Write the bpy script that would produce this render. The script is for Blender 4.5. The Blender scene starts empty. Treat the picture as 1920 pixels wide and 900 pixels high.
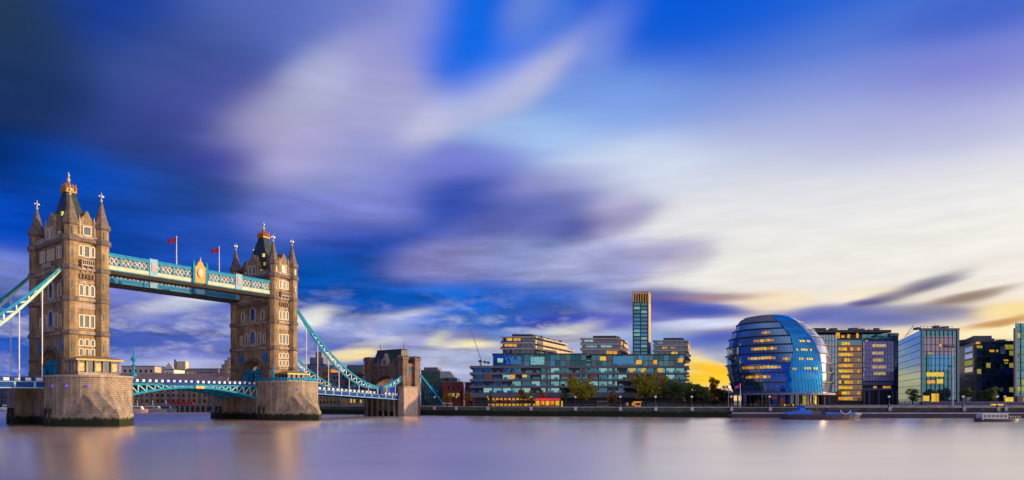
import bpy, math, random
from mathutils import Vector, Matrix
scene = bpy.context.scene
COL = scene.collection
R = math.radians
random.seed(7)

# ------------------------------------------------------------------ camera
FPX, HX, HY, CZ = 1200.0, 960.0, 751.0, 6.1      # focal length in photo pixels, horizon row, eye height
cam_d = bpy.data.cameras.new("camera")
cam_d.lens = 22.5; cam_d.sensor_width = 36.0
cam_d.shift_y = (HY - 450.0) / 1920.0
cam_d.clip_start = 0.5; cam_d.clip_end = 20000
cam = bpy.data.objects.new("camera", cam_d); COL.objects.link(cam)
cam.location = (0, 0, CZ); cam.rotation_euler = (R(90), 0, 0)
scene.camera = cam

# ------------------------------------------------------------------ light, exposure
SUN_AZ, SUN_EL = 86.0, 13.0                      # azimuth to the right of the view axis, elevation
sun_d = bpy.data.lights.new("sun", 'SUN'); sun_d.energy = 5.0; sun_d.angle = R(0.6)
sun_d.color = (1.0, 0.68, 0.34)
sun = bpy.data.objects.new("sun", sun_d); COL.objects.link(sun)
sdir = Vector((math.sin(R(SUN_AZ))*math.cos(R(SUN_EL)), math.cos(R(SUN_AZ))*math.cos(R(SUN_EL)), math.sin(R(SUN_EL))))
sun.rotation_euler = sdir.to_track_quat('Z', 'Y').to_euler(); sun.location = (200, 50, 200)
scene.view_settings.view_transform = 'Standard'
scene.view_settings.look = 'None'
scene.view_settings.exposure = 0.0; scene.view_settings.gamma = 1.0
scene.view_settings.use_curve_mapping = False

def lin(c):
    r = []
    for v in c[:3]:
        v = v/255.0
        r.append(v/12.92 if v <= .04045 else ((v+.055)/1.055)**2.4)
    return tuple(r)

# ------------------------------------------------------------------ sky: Nishita + drifting cloud masses by direction
SKY = [  # px, py, rx, ry, tilt, colour (linear), strength   (photo pixel -> direction on the sky)
 (0,0,150,90,0,(0.018,0.039,0.064),1),(20,170,130,80,0,(0.011,0.030,0.096),1),(10,285,140,50,0,(0.001,0.009,0.042),1),(160,320,130,40,0,(0.000,0.090,0.652),1),
 (215,20,110,55,10,(0.005,0.042,0.319),1),(340,110,120,70,15,(0.044,0.082,0.279),1),(500,5,120,60,20,(0.087,0.139,0.456),1),(640,0,110,60,25,(0.146,0.200,0.572),1),
 (400,185,110,60,20,(0.078,0.088,0.376),1),(290,240,110,50,15,(0.032,0.055,0.245),1),(250,292,90,36,5,(0.021,0.045,0.171),0.7),(500,225,95,42,25,(0.390,0.368,0.549),1.1),
 (610,150,100,40,35,(0.472,0.495,0.700),1.1),(560,285,100,40,20,(0.458,0.419,0.670),1),(420,300,70,35,10,(0.013,0.022,0.317),1),(650,310,100,45,20,(0.305,0.333,0.664),1),
 (720,180,80,55,35,(0.424,0.418,0.671),1),(690,90,55,60,50,(0.278,0.269,0.634),0.9),(800,235,64,40,35,(0.645,0.628,0.791),0.45),(770,30,70,50,45,(0.282,0.305,0.680),0.9),
 (860,62,80,62,35,(0.001,0.138,0.791),1.1),(930,120,90,40,25,(0.006,0.153,0.849),0.9),(1040,50,50,28,40,(0.089,0.225,0.739),0.7),(1000,142,90,26,30,(0.554,0.545,0.692),0.7),
 (915,172,90,32,22,(0.599,0.606,0.759),0.8),(1120,80,70,34,38,(0.210,0.301,0.755),0.6),(980,35,35,60,-50,(0.172,0.267,0.679),0.8),(1230,15,200,60,0,(0.000,0.099,0.690),0.5),
 (880,305,100,26,5,(0.189,0.212,0.654),1.1),(860,365,100,28,5,(0.019,0.066,0.414),1.1),(1000,395,120,26,12,(0.110,0.133,0.442),1.1),(1080,425,95,20,12,(0.037,0.049,0.303),1.1),
 (1150,400,45,26,15,(0.548,0.499,0.733),0.8),(1010,345,110,20,8,(0.282,0.279,0.614),0.8),(700,380,110,40,20,(0.238,0.258,0.659),1),(560,400,90,40,10,(0.156,0.189,0.587),1),
 (630,450,80,35,10,(0.009,0.055,0.368),1),(600,520,110,45,0,(0.001,0.080,0.403),1.1),(690,560,120,32,5,(0.002,0.061,0.362),1.1),(810,560,100,26,5,(0.002,0.148,0.691),1),
 (860,490,100,30,10,(0.245,0.230,0.497),1),(960,470,100,24,14,(0.242,0.307,0.596),0.9),(1060,490,80,24,14,(0.335,0.359,0.634),0.9),(1150,500,70,30,10,(0.263,0.290,0.581),0.9),
 (1010,560,130,24,0,(0.006,0.095,0.498),1),(900,600,90,16,0,(0.026,0.139,0.484),0.9),(350,350,120,45,5,(0.016,0.056,0.245),1),(360,450,100,40,5,(0.023,0.090,0.513),1),
 (250,440,120,50,0,(0.000,0.045,0.312),1),(20,420,100,50,0,(0.001,0.063,0.509),1.1),(20,500,80,35,0,(0.166,0.211,0.534),1),(30,640,110,50,0,(0.007,0.078,0.423),1),
 (250,560,90,26,5,(0.153,0.182,0.488),1),(330,570,60,14,15,(0.852,0.888,1.000),1),(320,600,90,20,5,(0.130,0.168,0.471),0.9),(250,640,120,18,0,(0.063,0.108,0.430),1),
 (340,660,90,14,5,(0.182,0.202,0.533),0.8),(700,610,90,18,8,(0.349,0.409,0.718),1),(586,597,34,12,15,(1.000,1.000,0.772),1.4),(800,640,80,14,8,(0.349,0.354,0.630),0.9),
 (880,644,46,8,2,(1.000,0.838,0.388),1),(826,636,22,8,20,(1.000,1.000,0.411),0.9),(655,668,44,9,10,(1.000,0.805,0.305),1),(760,590,50,9,12,(0.791,0.743,0.690),0.8),
 (720,640,40,7,10,(0.571,0.561,0.589),0.8),(980,625,50,10,4,(0.123,0.234,0.519),0.9),(950,680,80,16,0,(0.150,0.239,0.456),0.8),(540,700,80,20,0,(0.443,0.473,0.615),0.8),
 (850,668,90,12,0,(0.369,0.420,0.578),0.9),(880,690,90,18,0,(0.536,0.567,0.759),0.9),(1060,613,46,8,8,(1.000,1.000,0.641),0.9),(1080,600,140,14,0,(0.006,0.036,0.488),0.9),
 (1240,565,60,18,0,(0.006,0.027,0.330),1.1),(1310,582,70,12,0,(0.005,0.051,0.449),1.3),(1290,610,60,6,0,(0.636,0.704,0.926),1.3),(1320,640,70,14,0,(0.009,0.062,0.447),1),
 (1250,470,60,14,5,(0.360,0.336,0.563),0.8),(1290,485,40,14,15,(0.519,0.478,0.597),0.7),(1330,555,80,6,-2,(0.353,0.209,0.246),0.9),(1100,205,150,60,0,(0.203,0.373,0.822),0.35),
 (1000,258,110,36,0,(0.433,0.629,0.916),0.5),(1150,310,120,45,0,(0.694,0.772,0.897),0.4),(1640,545,60,10,0,(0.919,0.809,0.609),0.8),(1430,565,60,14,0,(0.944,0.780,0.535),1),
 (1195,650,70,26,0,(0.199,0.339,0.668),1.6),(60,690,200,40,0,(0.053,0.126,0.561),1),(330,690,150,14,0,(0.444,0.466,0.638),1),(480,640,90,60,0,(0.148,0.193,0.539),1),  # first entry: unseen cloud added for the mirror glass wall to reflect
 (1335,688,42,7,-10,(0.966,0.530,0.001),1.2),(1325,706,44,10,0,(1.000,0.620,0.003),1.3),(1330,664,50,8,-6,(0.649,0.584,0.564),1),(1345,660,40,10,-15,(0.112,0.198,0.508),1.1),
 (1300,668,34,8,-10,(1.000,0.777,0.140),1),(1560,588,90,14,0,(0.098,0.138,0.452),1.1),(1640,598,90,12,0,(0.089,0.125,0.419),1),(1500,600,50,9,10,(0.073,0.116,0.496),1),
 (1700,543,64,11,14,(0.023,0.022,0.147),0.8),(1650,556,34,8,10,(0.023,0.022,0.277),0.9),(1830,556,58,7,6,(0.195,0.124,0.104),0.7),(1750,580,60,10,-5,(0.205,0.200,0.330),1),
 (1880,600,50,6,10,(0.535,0.250,0.055),1),(1850,622,70,9,0,(1.000,0.848,0.504),1.5),(1890,580,50,10,0,(0.965,0.729,0.309),1),(1850,130,200,60,-6,(0.161,0.151,0.621),0.14),
 (1880,15,160,40,-4,(0.041,0.109,0.576),0.3),(1750,230,260,60,-6,(0.374,0.377,0.703),0.12),
]
world = bpy.data.worlds.new("World"); scene.world = world; world.use_nodes = True
nt = world.node_tree; N = nt.nodes; L = nt.links
N.clear()
def nd(t, **k):
    n = N.new(t)
    for a, v in k.items(): setattr(n, a, v)
    return n
def math_(op, a, b=None, c=None, clamp=False):
    n = nd('ShaderNodeMath', operation=op); n.use_clamp = clamp
    for i, v in enumerate((a, b, c)):
        if v is None: continue
        if isinstance(v, (int, float)): n.inputs[i].default_value = v
        else: L.new(v, n.inputs[i])
    return n.outputs[0]
def build_world():
    tc = nd('ShaderNodeTexCoord')
    sep = nd('ShaderNodeSeparateXYZ'); L.new(tc.outputs['Generated'], sep.inputs[0])
    az = math_('MULTIPLY', math_('ARCTAN2', sep.outputs[0], sep.outputs[1]), 57.29578)
    elr = math_('ARCSINE', sep.outputs[2])
    el = math_('MULTIPLY', math_('ABSOLUTE', elr), 57.29578)
    cmb = nd('ShaderNodeCombineXYZ'); L.new(az, cmb.inputs[0]); L.new(el, cmb.inputs[1])
    # wind-drawn streaks: warp the direction with noise stretched along the wind
    mp = nd('ShaderNodeMapping'); mp.inputs['Rotation'].default_value = (0, 0, R(-14)); mp.inputs['Scale'].default_value = (.045, .26, 1)
    L.new(cmb.outputs[0], mp.inputs[0])
    nz = nd('ShaderNodeTexNoise'); nz.inputs['Scale'].default_value = 1.0; nz.inputs['Detail'].default_value = 4; nz.inputs['Roughness'].default_value = .5
    L.new(mp.outputs[0], nz.inputs['Vector'])
    sb = nd('ShaderNodeVectorMath', operation='SUBTRACT'); L.new(nz.outputs['Color'], sb.inputs[0]); sb.inputs[1].default_value = (.5, .5, .5)
    ml = nd('ShaderNodeVectorMath', operation='MULTIPLY'); L.new(sb.outputs[0], ml.inputs[0]); ml.inputs[1].default_value = (6, 2.0, 0)
    wk = nd('ShaderNodeMapRange', interpolation_type='SMOOTHSTEP'); L.new(el, wk.inputs[0])
    wk.inputs[1].default_value = 18; wk.inputs[2].default_value = 8; wk.inputs[3].default_value = .4; wk.inputs[4].default_value = 1.0
    ws_ = nd('ShaderNodeVectorMath', operation='SCALE'); L.new(ml.outputs[0], ws_.inputs[0]); L.new(wk.outputs[0], ws_.inputs[3])
    ad = nd('ShaderNodeVectorMath', operation='ADD'); L.new(cmb.outputs[0], ad.inputs[0]); L.new(ws_.outputs[0], ad.inputs[1])
    v = ad.outputs[0]
    # clear sky by elevation
    ramp = nd('ShaderNodeValToRGB'); cr = ramp.color_ramp
    stops = [(0,(252,214,140)),(3,(252,220,155)),(6,(243,226,200)),(9,(246,239,230)),(13,(247,243,238)),(17,(232,233,240)),(20,(202,211,236)),(23,(152,168,230)),(26,(96,130,222)),(29,(46,106,220)),(32,(8,90,212)),(55,(120,148,208)),(90,(196,190,210))]
    while len(cr.elements) < len(stops): cr.elements.new(.5)
    for e, (d, c) in zip(cr.elements, stops):
        e.position = d/90.0; e.color = (*lin(c), 1)
    L.new(math_('DIVIDE', el, 90.0), ramp.inputs[0])
    sky = nd('ShaderNodeTexSky', sky_type='NISHITA'); sky.sun_disc = False
    sky.sun_elevation = R(SUN_EL); sky.sun_rotation = R(SUN_AZ)
    sc = nd('ShaderNodeVectorMath', operation='SCALE'); L.new(sky.outputs[0], sc.inputs[0]); sc.inputs[3].default_value = .07
    mixn = nd('ShaderNodeMix', data_type='RGBA'); mixn.inputs[0].default_value = .12
    L.new(ramp.outputs[0], mixn.inputs[6]); L.new(sc.outputs[0], mixn.inputs[7])
    # unseen sky behind the viewer, brightened rightwards as fill light; far left: deep blue
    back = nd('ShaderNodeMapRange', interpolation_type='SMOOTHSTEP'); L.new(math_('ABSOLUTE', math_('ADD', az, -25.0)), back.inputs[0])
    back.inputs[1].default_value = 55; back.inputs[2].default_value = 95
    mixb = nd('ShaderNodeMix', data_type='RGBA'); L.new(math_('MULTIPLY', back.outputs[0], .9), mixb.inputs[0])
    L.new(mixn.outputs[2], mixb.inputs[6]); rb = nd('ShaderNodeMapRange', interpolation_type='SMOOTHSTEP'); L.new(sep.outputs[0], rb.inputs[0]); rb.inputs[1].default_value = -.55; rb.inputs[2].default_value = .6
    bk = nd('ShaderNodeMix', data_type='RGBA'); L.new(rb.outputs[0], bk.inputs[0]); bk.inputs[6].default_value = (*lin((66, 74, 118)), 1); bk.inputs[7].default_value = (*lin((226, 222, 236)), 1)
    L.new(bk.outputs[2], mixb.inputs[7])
    lf = nd('ShaderNodeMapRange', interpolation_type='SMOOTHSTEP'); L.new(az, lf.inputs[0]); lf.inputs[1].default_value = 13; lf.inputs[2].default_value = -4
    lo_ = nd('ShaderNodeMapRange', interpolation_type='SMOOTHSTEP'); L.new(el, lo_.inputs[0]); lo_.inputs[1].default_value = 34; lo_.inputs[2].default_value = 24
    mixl = nd('ShaderNodeMix', data_type='RGBA'); L.new(math_('MULTIPLY', lf.outputs[0], lo_.outputs[0]), mixl.inputs[0])
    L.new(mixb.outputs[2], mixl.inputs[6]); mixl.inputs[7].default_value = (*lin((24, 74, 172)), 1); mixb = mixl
    W0 = .09
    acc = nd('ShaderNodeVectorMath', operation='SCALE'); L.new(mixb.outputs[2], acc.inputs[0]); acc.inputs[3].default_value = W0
    acc = acc.outputs[0]; ws = None
    k = 57.29578/FPX
    for (px, py, rx, ry, tilt, c, s) in SKY:
        dx = (px-HX)/FPX; dz = (HY-py)/FPX
        a = math.degrees(math.atan(dx)); ca = math.cos(R(a)); e = math.degrees(math.atan(dz*ca)); kk = k*ca**1.5
        m = nd('ShaderNodeMapping', vector_type='TEXTURE')
        m.inputs['Location'].default_value = (a, e, 0); m.inputs['Rotation'].default_value = (0, 0, R(tilt)); m.inputs['Scale'].default_value = (rx*kk, ry*kk, 1)
        # (each cloud is evaluated after the one before it: keeps the sky within the renderer's register space)
        sq = nd('ShaderNodeVectorMath', operation='MULTIPLY_ADD'); L.new(acc, sq.inputs[0]); sq.inputs[1].default_value = (1e-7,)*3; L.new(v, sq.inputs[2])
        L.new(sq.outputs[0], m.inputs[0])
        d = nd('ShaderNodeVectorMath', operation='DOT_PRODUCT'); L.new(m.outputs[0], d.inputs[0]); L.new(m.outputs[0], d.inputs[1])
        w = math_('POWER', .33, d.outputs['Value'])
        ma = nd('ShaderNodeVectorMath', operation='MULTIPLY_ADD'); l = c
        ma.inputs[0].default_value = (l[0]*s, l[1]*s, l[2]*s); L.new(w, ma.inputs[1]); L.new(acc, ma.inputs[2]); acc = ma.outputs[0]
        ws = math_('MULTIPLY_ADD', w, s, W0 if ws is None else ws)
    dv = nd('ShaderNodeVectorMath', operation='DIVIDE'); L.new(acc, dv.inputs[0]); L.new(ws, dv.inputs[1])
    # fine streaks, stronger in the low cloud on the left
    mp2 = nd('ShaderNodeMapping'); mp2.inputs['Rotation'].default_value = (0, 0, R(-7)); mp2.inputs['Scale'].default_value = (.17, .95, 1); L.new(v, mp2.inputs[0])
    n2 = nd('ShaderNodeTexNoise'); n2.inputs['Scale'].default_value = 1.0; n2.inputs['Detail'].default_value = 6; n2.inputs['Roughness'].default_value = .55; L.new(mp2.outputs[0], n2.inputs['Vector'])
    lowm = nd('ShaderNodeMapRange', interpolation_type='SMOOTHSTEP'); L.new(el, lowm.inputs[0])
    lowm.inputs[1].default_value = 22; lowm.inputs[2].default_value = 6; lowm.inputs[3].default_value = .12; lowm.inputs[4].default_value = 1.0
    leftm = nd('ShaderNodeMapRange', interpolation_type='SMOOTHSTEP'); L.new(az, leftm.inputs[0])
    leftm.inputs[1].default_value = 22; leftm.inputs[2].default_value = 5; leftm.inputs[3].default_value = .25; leftm.inputs[4].default_value = 1.0
    amp = math_('MULTIPLY', math_('MULTIPLY', lowm.outputs[0], leftm.outputs[0]), 1.7)
    gain = math_('MULTIPLY_ADD', math_('SUBTRACT', n2.outputs[0], .48), amp, 1.0)
    fin = nd('ShaderNodeVectorMath', operation='SCALE'); L.new(dv.outputs[0], fin.inputs[0]); L.new(gain, fin.inputs[3])
    mp3 = nd('ShaderNodeMapping'); mp3.inputs['Rotation'].default_value = (0, 0, R(-9)); mp3.inputs['Scale'].default_value = (.24, .62, 1); mp3.inputs['Location'].default_value = (3.1, 1.7, 0); L.new(v, mp3.inputs[0])
    n3 = nd('ShaderNodeTexNoise'); n3.inputs['Scale'].default_value = 1.0; n3.inputs['Detail'].default_value = 7; n3.inputs['Roughness'].default_value = .62; L.new(mp3.outputs[0], n3.inputs['Vector'])
    pm = nd('ShaderNodeMapRange', interpolation_type='SMOOTHSTEP'); L.new(n3.outputs[0], pm.inputs[0]); pm.inputs[1].default_value = .46; pm.inputs[2].default_value = .70; pm.inputs[4].default_value = .62
    pe = nd('ShaderNodeMapRange', interpolation_type='SMOOTHSTEP'); L.new(el, pe.inputs[0]); pe.inputs[1].default_value = 10.5; pe.inputs[2].default_value = 6.0
    pa_ = nd('ShaderNodeMapRange', interpolation_type='SMOOTHSTEP'); L.new(az, pa_.inputs[0]); pa_.inputs[1].default_value = 12; pa_.inputs[2].default_value = 2
    pf = nd('ShaderNodeMix', data_type='RGBA'); L.new(math_('MULTIPLY', pm.outputs[0], math_('MULTIPLY', pe.outputs[0], pa_.outputs[0])), pf.inputs[0])
    L.new(fin.outputs[0], pf.inputs[6]); pf.inputs[7].default_value = (*lin((205, 202, 222)), 1)
    # warm fill glow added in the western sky round the sun, outside the frame
    g1 = math_('POWER', math_('DIVIDE', math_('SUBTRACT', az, SUN_AZ+2), 25.0), 2.0); g2 = math_('POWER', math_('DIVIDE', math_('SUBTRACT', el, 6.0), 13.0), 2.0)
    gl = math_('MULTIPLY', math_('EXPONENT', math_('MULTIPLY', math_('ADD', g1, g2), -1.0)), 2.4)
    gv = nd('ShaderNodeVectorMath', operation='SCALE'); gv.inputs[0].default_value = (1.0, .76, .50); L.new(gl, gv.inputs[3])
    ga = nd('ShaderNodeVectorMath', operation='ADD'); L.new(pf.outputs[2], ga.inputs[0]); L.new(gv.outputs[0], ga.inputs[1])
    bg = nd('ShaderNodeBackground'); L.new(ga.outputs[0], bg.inputs[0]); bg.inputs[1].default_value = 1.0
    out = nd('ShaderNodeOutputWorld'); L.new(bg.outputs[0], out.inputs[0])
build_world()
try:
    world.cycles.sampling_method = 'MANUAL'; world.cycles.sample_map_resolution = 512
except Exception: pass

# ------------------------------------------------------------------ helpers
def PX(px, Z): return (px-HX)/FPX*Z
def PZ(py, Z): return CZ-(py-HY)/FPX*Z

def tag(o, label=None, cat=None, group=None, kind=None):
    if label: o['label'] = label
    if cat: o['category'] = cat
    if group: o['group'] = group
    if kind: o['kind'] = kind
    return o
def empty(name, loc, rz=0.0, label=None, cat=None, group=None):
    o = bpy.data.objects.new(name, None); COL.objects.link(o)
    o.location = loc; o.rotation_euler = (0, 0, rz); o.empty_display_size = .5
    return tag(o, label, cat, group)
def copy_tree(o, parent=None):
    c = o.copy(); COL.objects.link(c)
    if parent: c.parent = parent
    for ch in [x for x in o.children]: copy_tree(ch, c)
    return c
class MB:
    def __init__(s): s.v = []; s.f = []
    def add(s, vs, fs):
        b = len(s.v); s.v += [tuple(p) for p in vs]; s.f += [tuple(b+i for i in f) for f in fs]; return s
    def box(s, x0, x1, y0, y1, z0, z1):
        return s.add([(x0,y0,z0),(x1,y0,z0),(x1,y1,z0),(x0,y1,z0),(x0,y0,z1),(x1,y0,z1),(x1,y1,z1),(x0,y1,z1)],
                     [(0,3,2,1),(4,5,6,7),(0,1,5,4),(1,2,6,5),(2,3,7,6),(3,0,4,7)])
    def prism(s, poly, z0, z1, top=None):          # outline in xy, counter-clockwise
        n = len(poly); t = top or poly
        return s.add([(x,y,z0) for x,y in poly]+[(x,y,z1) for x,y in t],
                     [tuple(reversed(range(n))), tuple(range(n,2*n))]+[(i,(i+1)%n,n+(i+1)%n,n+i) for i in range(n)])
    def plate(s, poly, y0, y1):                    # outline in xz, extruded along y
        n = len(poly)
        return s.add([(x,y0,z) for x,z in poly]+[(x,y1,z) for x,z in poly],
                     [tuple(range(n)), tuple(reversed(range(n,2*n)))]+[((i+1)%n,i,n+i,n+(i+1)%n) for i in range(n)])
    def plate_x(s, poly, x0, x1):                  # outline in yz, extruded along x
        n = len(poly)
        return s.add([(x0,y,z) for y,z in poly]+[(x1,y,z) for y,z in poly],
                     [tuple(reversed(range(n))), tuple(range(n,2*n))]+[(i,(i+1)%n,n+(i+1)%n,n+i) for i in range(n)])
    def lathe(s, prof, n=16, cx=0, cy=0, a0=0.0):
        m = len(prof); vs = []
        for (r, z) in prof:
            for i in range(n):
                a = a0+2*math.pi*i/n; vs.append((cx+r*math.cos(a), cy+r*math.sin(a), z))
        fs = []
        for j in range(m-1):
            for i in range(n): fs.append((j*n+i, j*n+(i+1)%n, (j+1)*n+(i+1)%n, (j+1)*n+i))
        fs.append(tuple(reversed(range(n)))); fs.append(tuple((m-1)*n+i for i in range(n)))
        return s.add(vs, fs)
    def tube(s, p, q, r0, r1=None, n=6):
        p, q = Vector(p), Vector(q); r1 = r0 if r1 is None else r1
        d = (q-p).normalized(); u = d.orthogonal().normalized(); w = d.cross(u)
        vs = [p+(u*math.cos(2*math.pi*i/n)+w*math.sin(2*math.pi*i/n))*r0 for i in range(n)]
        vs += [q+(u*math.cos(2*math.pi*i/n)+w*math.sin(2*math.pi*i/n))*r1 for i in range(n)]
        return s.add(vs, [(i,(i+1)%n,n+(i+1)%n,n+i) for i in range(n)]+[tuple(reversed(range(n))), tuple(range(n,2*n))])
    def bar(s, p, q, w, h):                        # rectangular bar, h measured upward
        p, q = Vector(p), Vector(q); d = (q-p).normalized()
        side = d.cross(Vector((0,0,1)))
        side = Vector((1,0,0)) if side.length < 1e-4 else side.normalized()
        up = side.cross(d).normalized(); a = side*w/2; b = up*h/2
        vs = [p-a-b,p+a-b,p+a+b,p-a+b,q-a-b,q+a-b,q+a+b,q-a+b]
        return s.add(vs, [(0,1,2,3),(7,6,5,4),(0,4,5,1),(1,5,6,2),(2,6,7,3),(3,7,4,0)])
    def ball(s, c, r, n=8, m=5, sz=1.0):
        prof = [(max(.001, r*math.sin(math.pi*j/m)), c[2]-r*sz*math.cos(math.pi*j/m)) for j in range(m+1)]
        return s.lathe(prof, n, c[0], c[1])
    def mesh(s, name, mat, smooth=False):
        me = bpy.data.meshes.new(name); me.from_pydata(s.v, [], s.f); me.update()
        if mat: me.materials.append(mat)
        if smooth:
            for p in me.polygons: p.use_smooth = True
        return me
    def build(s, name, mat, parent=None, smooth=False):
        o = bpy.data.objects.new(name, s.mesh(name, mat, smooth)); COL.objects.link(o)
        if parent: o.parent = parent
        return o
def put(name, me, parent, loc=(0,0,0), rz=0.0):
    o = bpy.data.objects.new(name, me); COL.objects.link(o); o.parent = parent
    o.location = loc; o.rotation_euler = (0,0,rz); return o

# ------------------------------------------------------------------ materials
MATS = {}
def mat(name, col, rough=.7, metal=0.0, var=.18, scale=.6, emit=0.0, spec=.5, alt=None, bump=0.0, stretch=(1,1,1)):
    m = bpy.data.materials.new(name); m.use_nodes = True; t = m.node_tree; n = t.nodes; l = t.links
    b = n['Principled BSDF']; b.inputs['Roughness'].default_value = rough; b.inputs['Metallic'].default_value = metal
    b.inputs['Specular IOR Level'].default_value = spec
    tc = n.new('ShaderNodeTexCoord'); mp = n.new('ShaderNodeMapping'); mp.inputs['Scale'].default_value = stretch
    l.new(tc.outputs['Object'], mp.inputs[0])
    nz = n.new('ShaderNodeTexNoise'); nz.inputs['Scale'].default_value = scale; nz.inputs['Detail'].default_value = 5; nz.inputs['Roughness'].default_value = .6
    l.new(mp.outputs[0], nz.inputs['Vector'])
    r = n.new('ShaderNodeValToRGB'); e = r.color_ramp.elements
    a = alt or tuple(c*(1-2*var) for c in col)
    e[0].position = .3; e[0].color = (*a, 1); e[1].position = .7; e[1].color = (*[min(1, c*(1+var)) for c in col], 1)
    l.new(nz.outputs[0], r.inputs[0]); l.new(r.outputs[0], b.inputs['Base Color'])
    if emit:
        l.new(r.outputs[0], b.inputs['Emission Color']); b.inputs['Emission Strength'].default_value = emit
    if bump:
        bp = n.new('ShaderNodeBump'); bp.inputs['Strength'].default_value = bump; bp.inputs['Distance'].default_value = .3
        l.new(nz.outputs[0], bp.inputs['Height']); l.new(bp.outputs[0], b.inputs['Normal'])
    MATS[name] = m; return m
def stone(name, col, alt, mortar, bs=1.0, algae=None, streak=.5):
    """coursed masonry: brick pattern + blotches + rain streaks; algae = height below which the stone is weed-covered"""
    m = bpy.data.materials.new(name); m.use_nodes = True; t = m.node_tree; n = t.nodes; l = t.links
    b = n['Principled BSDF']; b.inputs['Roughness'].default_value = .85; b.inputs['Specular IOR Level'].default_value = .25
    g = n.new('ShaderNodeNewGeometry'); tc = n.new('ShaderNodeTexCoord')
    sp = n.new('ShaderNodeSeparateXYZ'); l.new(tc.outputs['Object'], sp.inputs[0])
    ad = n.new('ShaderNodeMath'); ad.operation = 'ADD'; l.new(sp.outputs[0], ad.inputs[0]); l.new(sp.outputs[1], ad.inputs[1])
    cb = n.new('ShaderNodeCombineXYZ'); l.new(ad.outputs[0], cb.inputs[0]); l.new(sp.outputs[2], cb.inputs[1])
    br = n.new('ShaderNodeTexBrick'); br.inputs['Scale'].default_value = .55*bs
    br.inputs['Color1'].default_value = (*col, 1); br.inputs['Color2'].default_value = (*alt, 1); br.inputs['Mortar'].default_value = (*mortar, 1)
    br.inputs['Mortar Size'].default_value = .025; l.new(cb.outputs[0], br.inputs['Vector'])
    nz = n.new('ShaderNodeTexNoise'); nz.inputs['Scale'].default_value = .35; nz.inputs['Detail'].default_value = 6; l.new(tc.outputs['Object'], nz.inputs['Vector'])
    mp = n.new('ShaderNodeMapping'); mp.inputs['Scale'].default_value = (1.3, 1.3, .09); l.new(tc.outputs['Object'], mp.inputs[0])
    n2 = n.new('ShaderNodeTexNoise'); n2.inputs['Scale'].default_value = .9; n2.inputs['Detail'].default_value = 4; l.new(mp.outputs[0], n2.inputs['Vector'])
    mu = n.new('ShaderNodeMath'); mu.operation = 'ADD'; l.new(nz.outputs[0], mu.inputs[0]); l.new(n2.outputs[0], mu.inputs[1])
    mr = n.new('ShaderNodeMapRange'); l.new(mu.outputs[0], mr.inputs[0]); mr.inputs[1].default_value = .75; mr.inputs[2].default_value = 1.25
    mr.inputs[3].default_value = 1-streak; mr.inputs[4].default_value = 1.15
    vm = n.new('ShaderNodeVectorMath'); vm.operation = 'SCALE'; l.new(br.outputs[0], vm.inputs[0]); l.new(mr.outputs[0], vm.inputs[3])
    last = vm.outputs[0]
    if algae is not None:
        s2 = n.new('ShaderNodeSeparateXYZ'); l.new(g.outputs['Position'], s2.inputs[0])
        m3 = n.new('ShaderNodeMath'); m3.operation = 'MULTIPLY_ADD'; l.new(n2.outputs[0], m3.inputs[0]); m3.inputs[1].default_value = -2.2; l.new(s2.outputs[2], m3.inputs[2])
        m4 = n.new('ShaderNodeMapRange'); l.new(m3.outputs[0], m4.inputs[0]); m4.inputs[1].default_value = algae-1.1+.35; m4.inputs[2].default_value = algae-1.1-.25
        mx = n.new('ShaderNodeMix'); mx.data_type = 'RGBA'; l.new(m4.outputs[0], mx.inputs[0]); l.new(last, mx.inputs[6]); mx.inputs[7].default_value = (.018, .026, .014, 1)
        last = mx.outputs[2]
    l.new(last, b.inputs['Base Color'])
    bp = n.new('ShaderNodeBump'); bp.inputs['Strength'].default_value = .4; bp.inputs['Distance'].default_value = .2
    l.new(mu.outputs[0], bp.inputs['Height']); l.new(bp.outputs[0], b.inputs['Normal'])
    MATS[name] = m; return m
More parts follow.
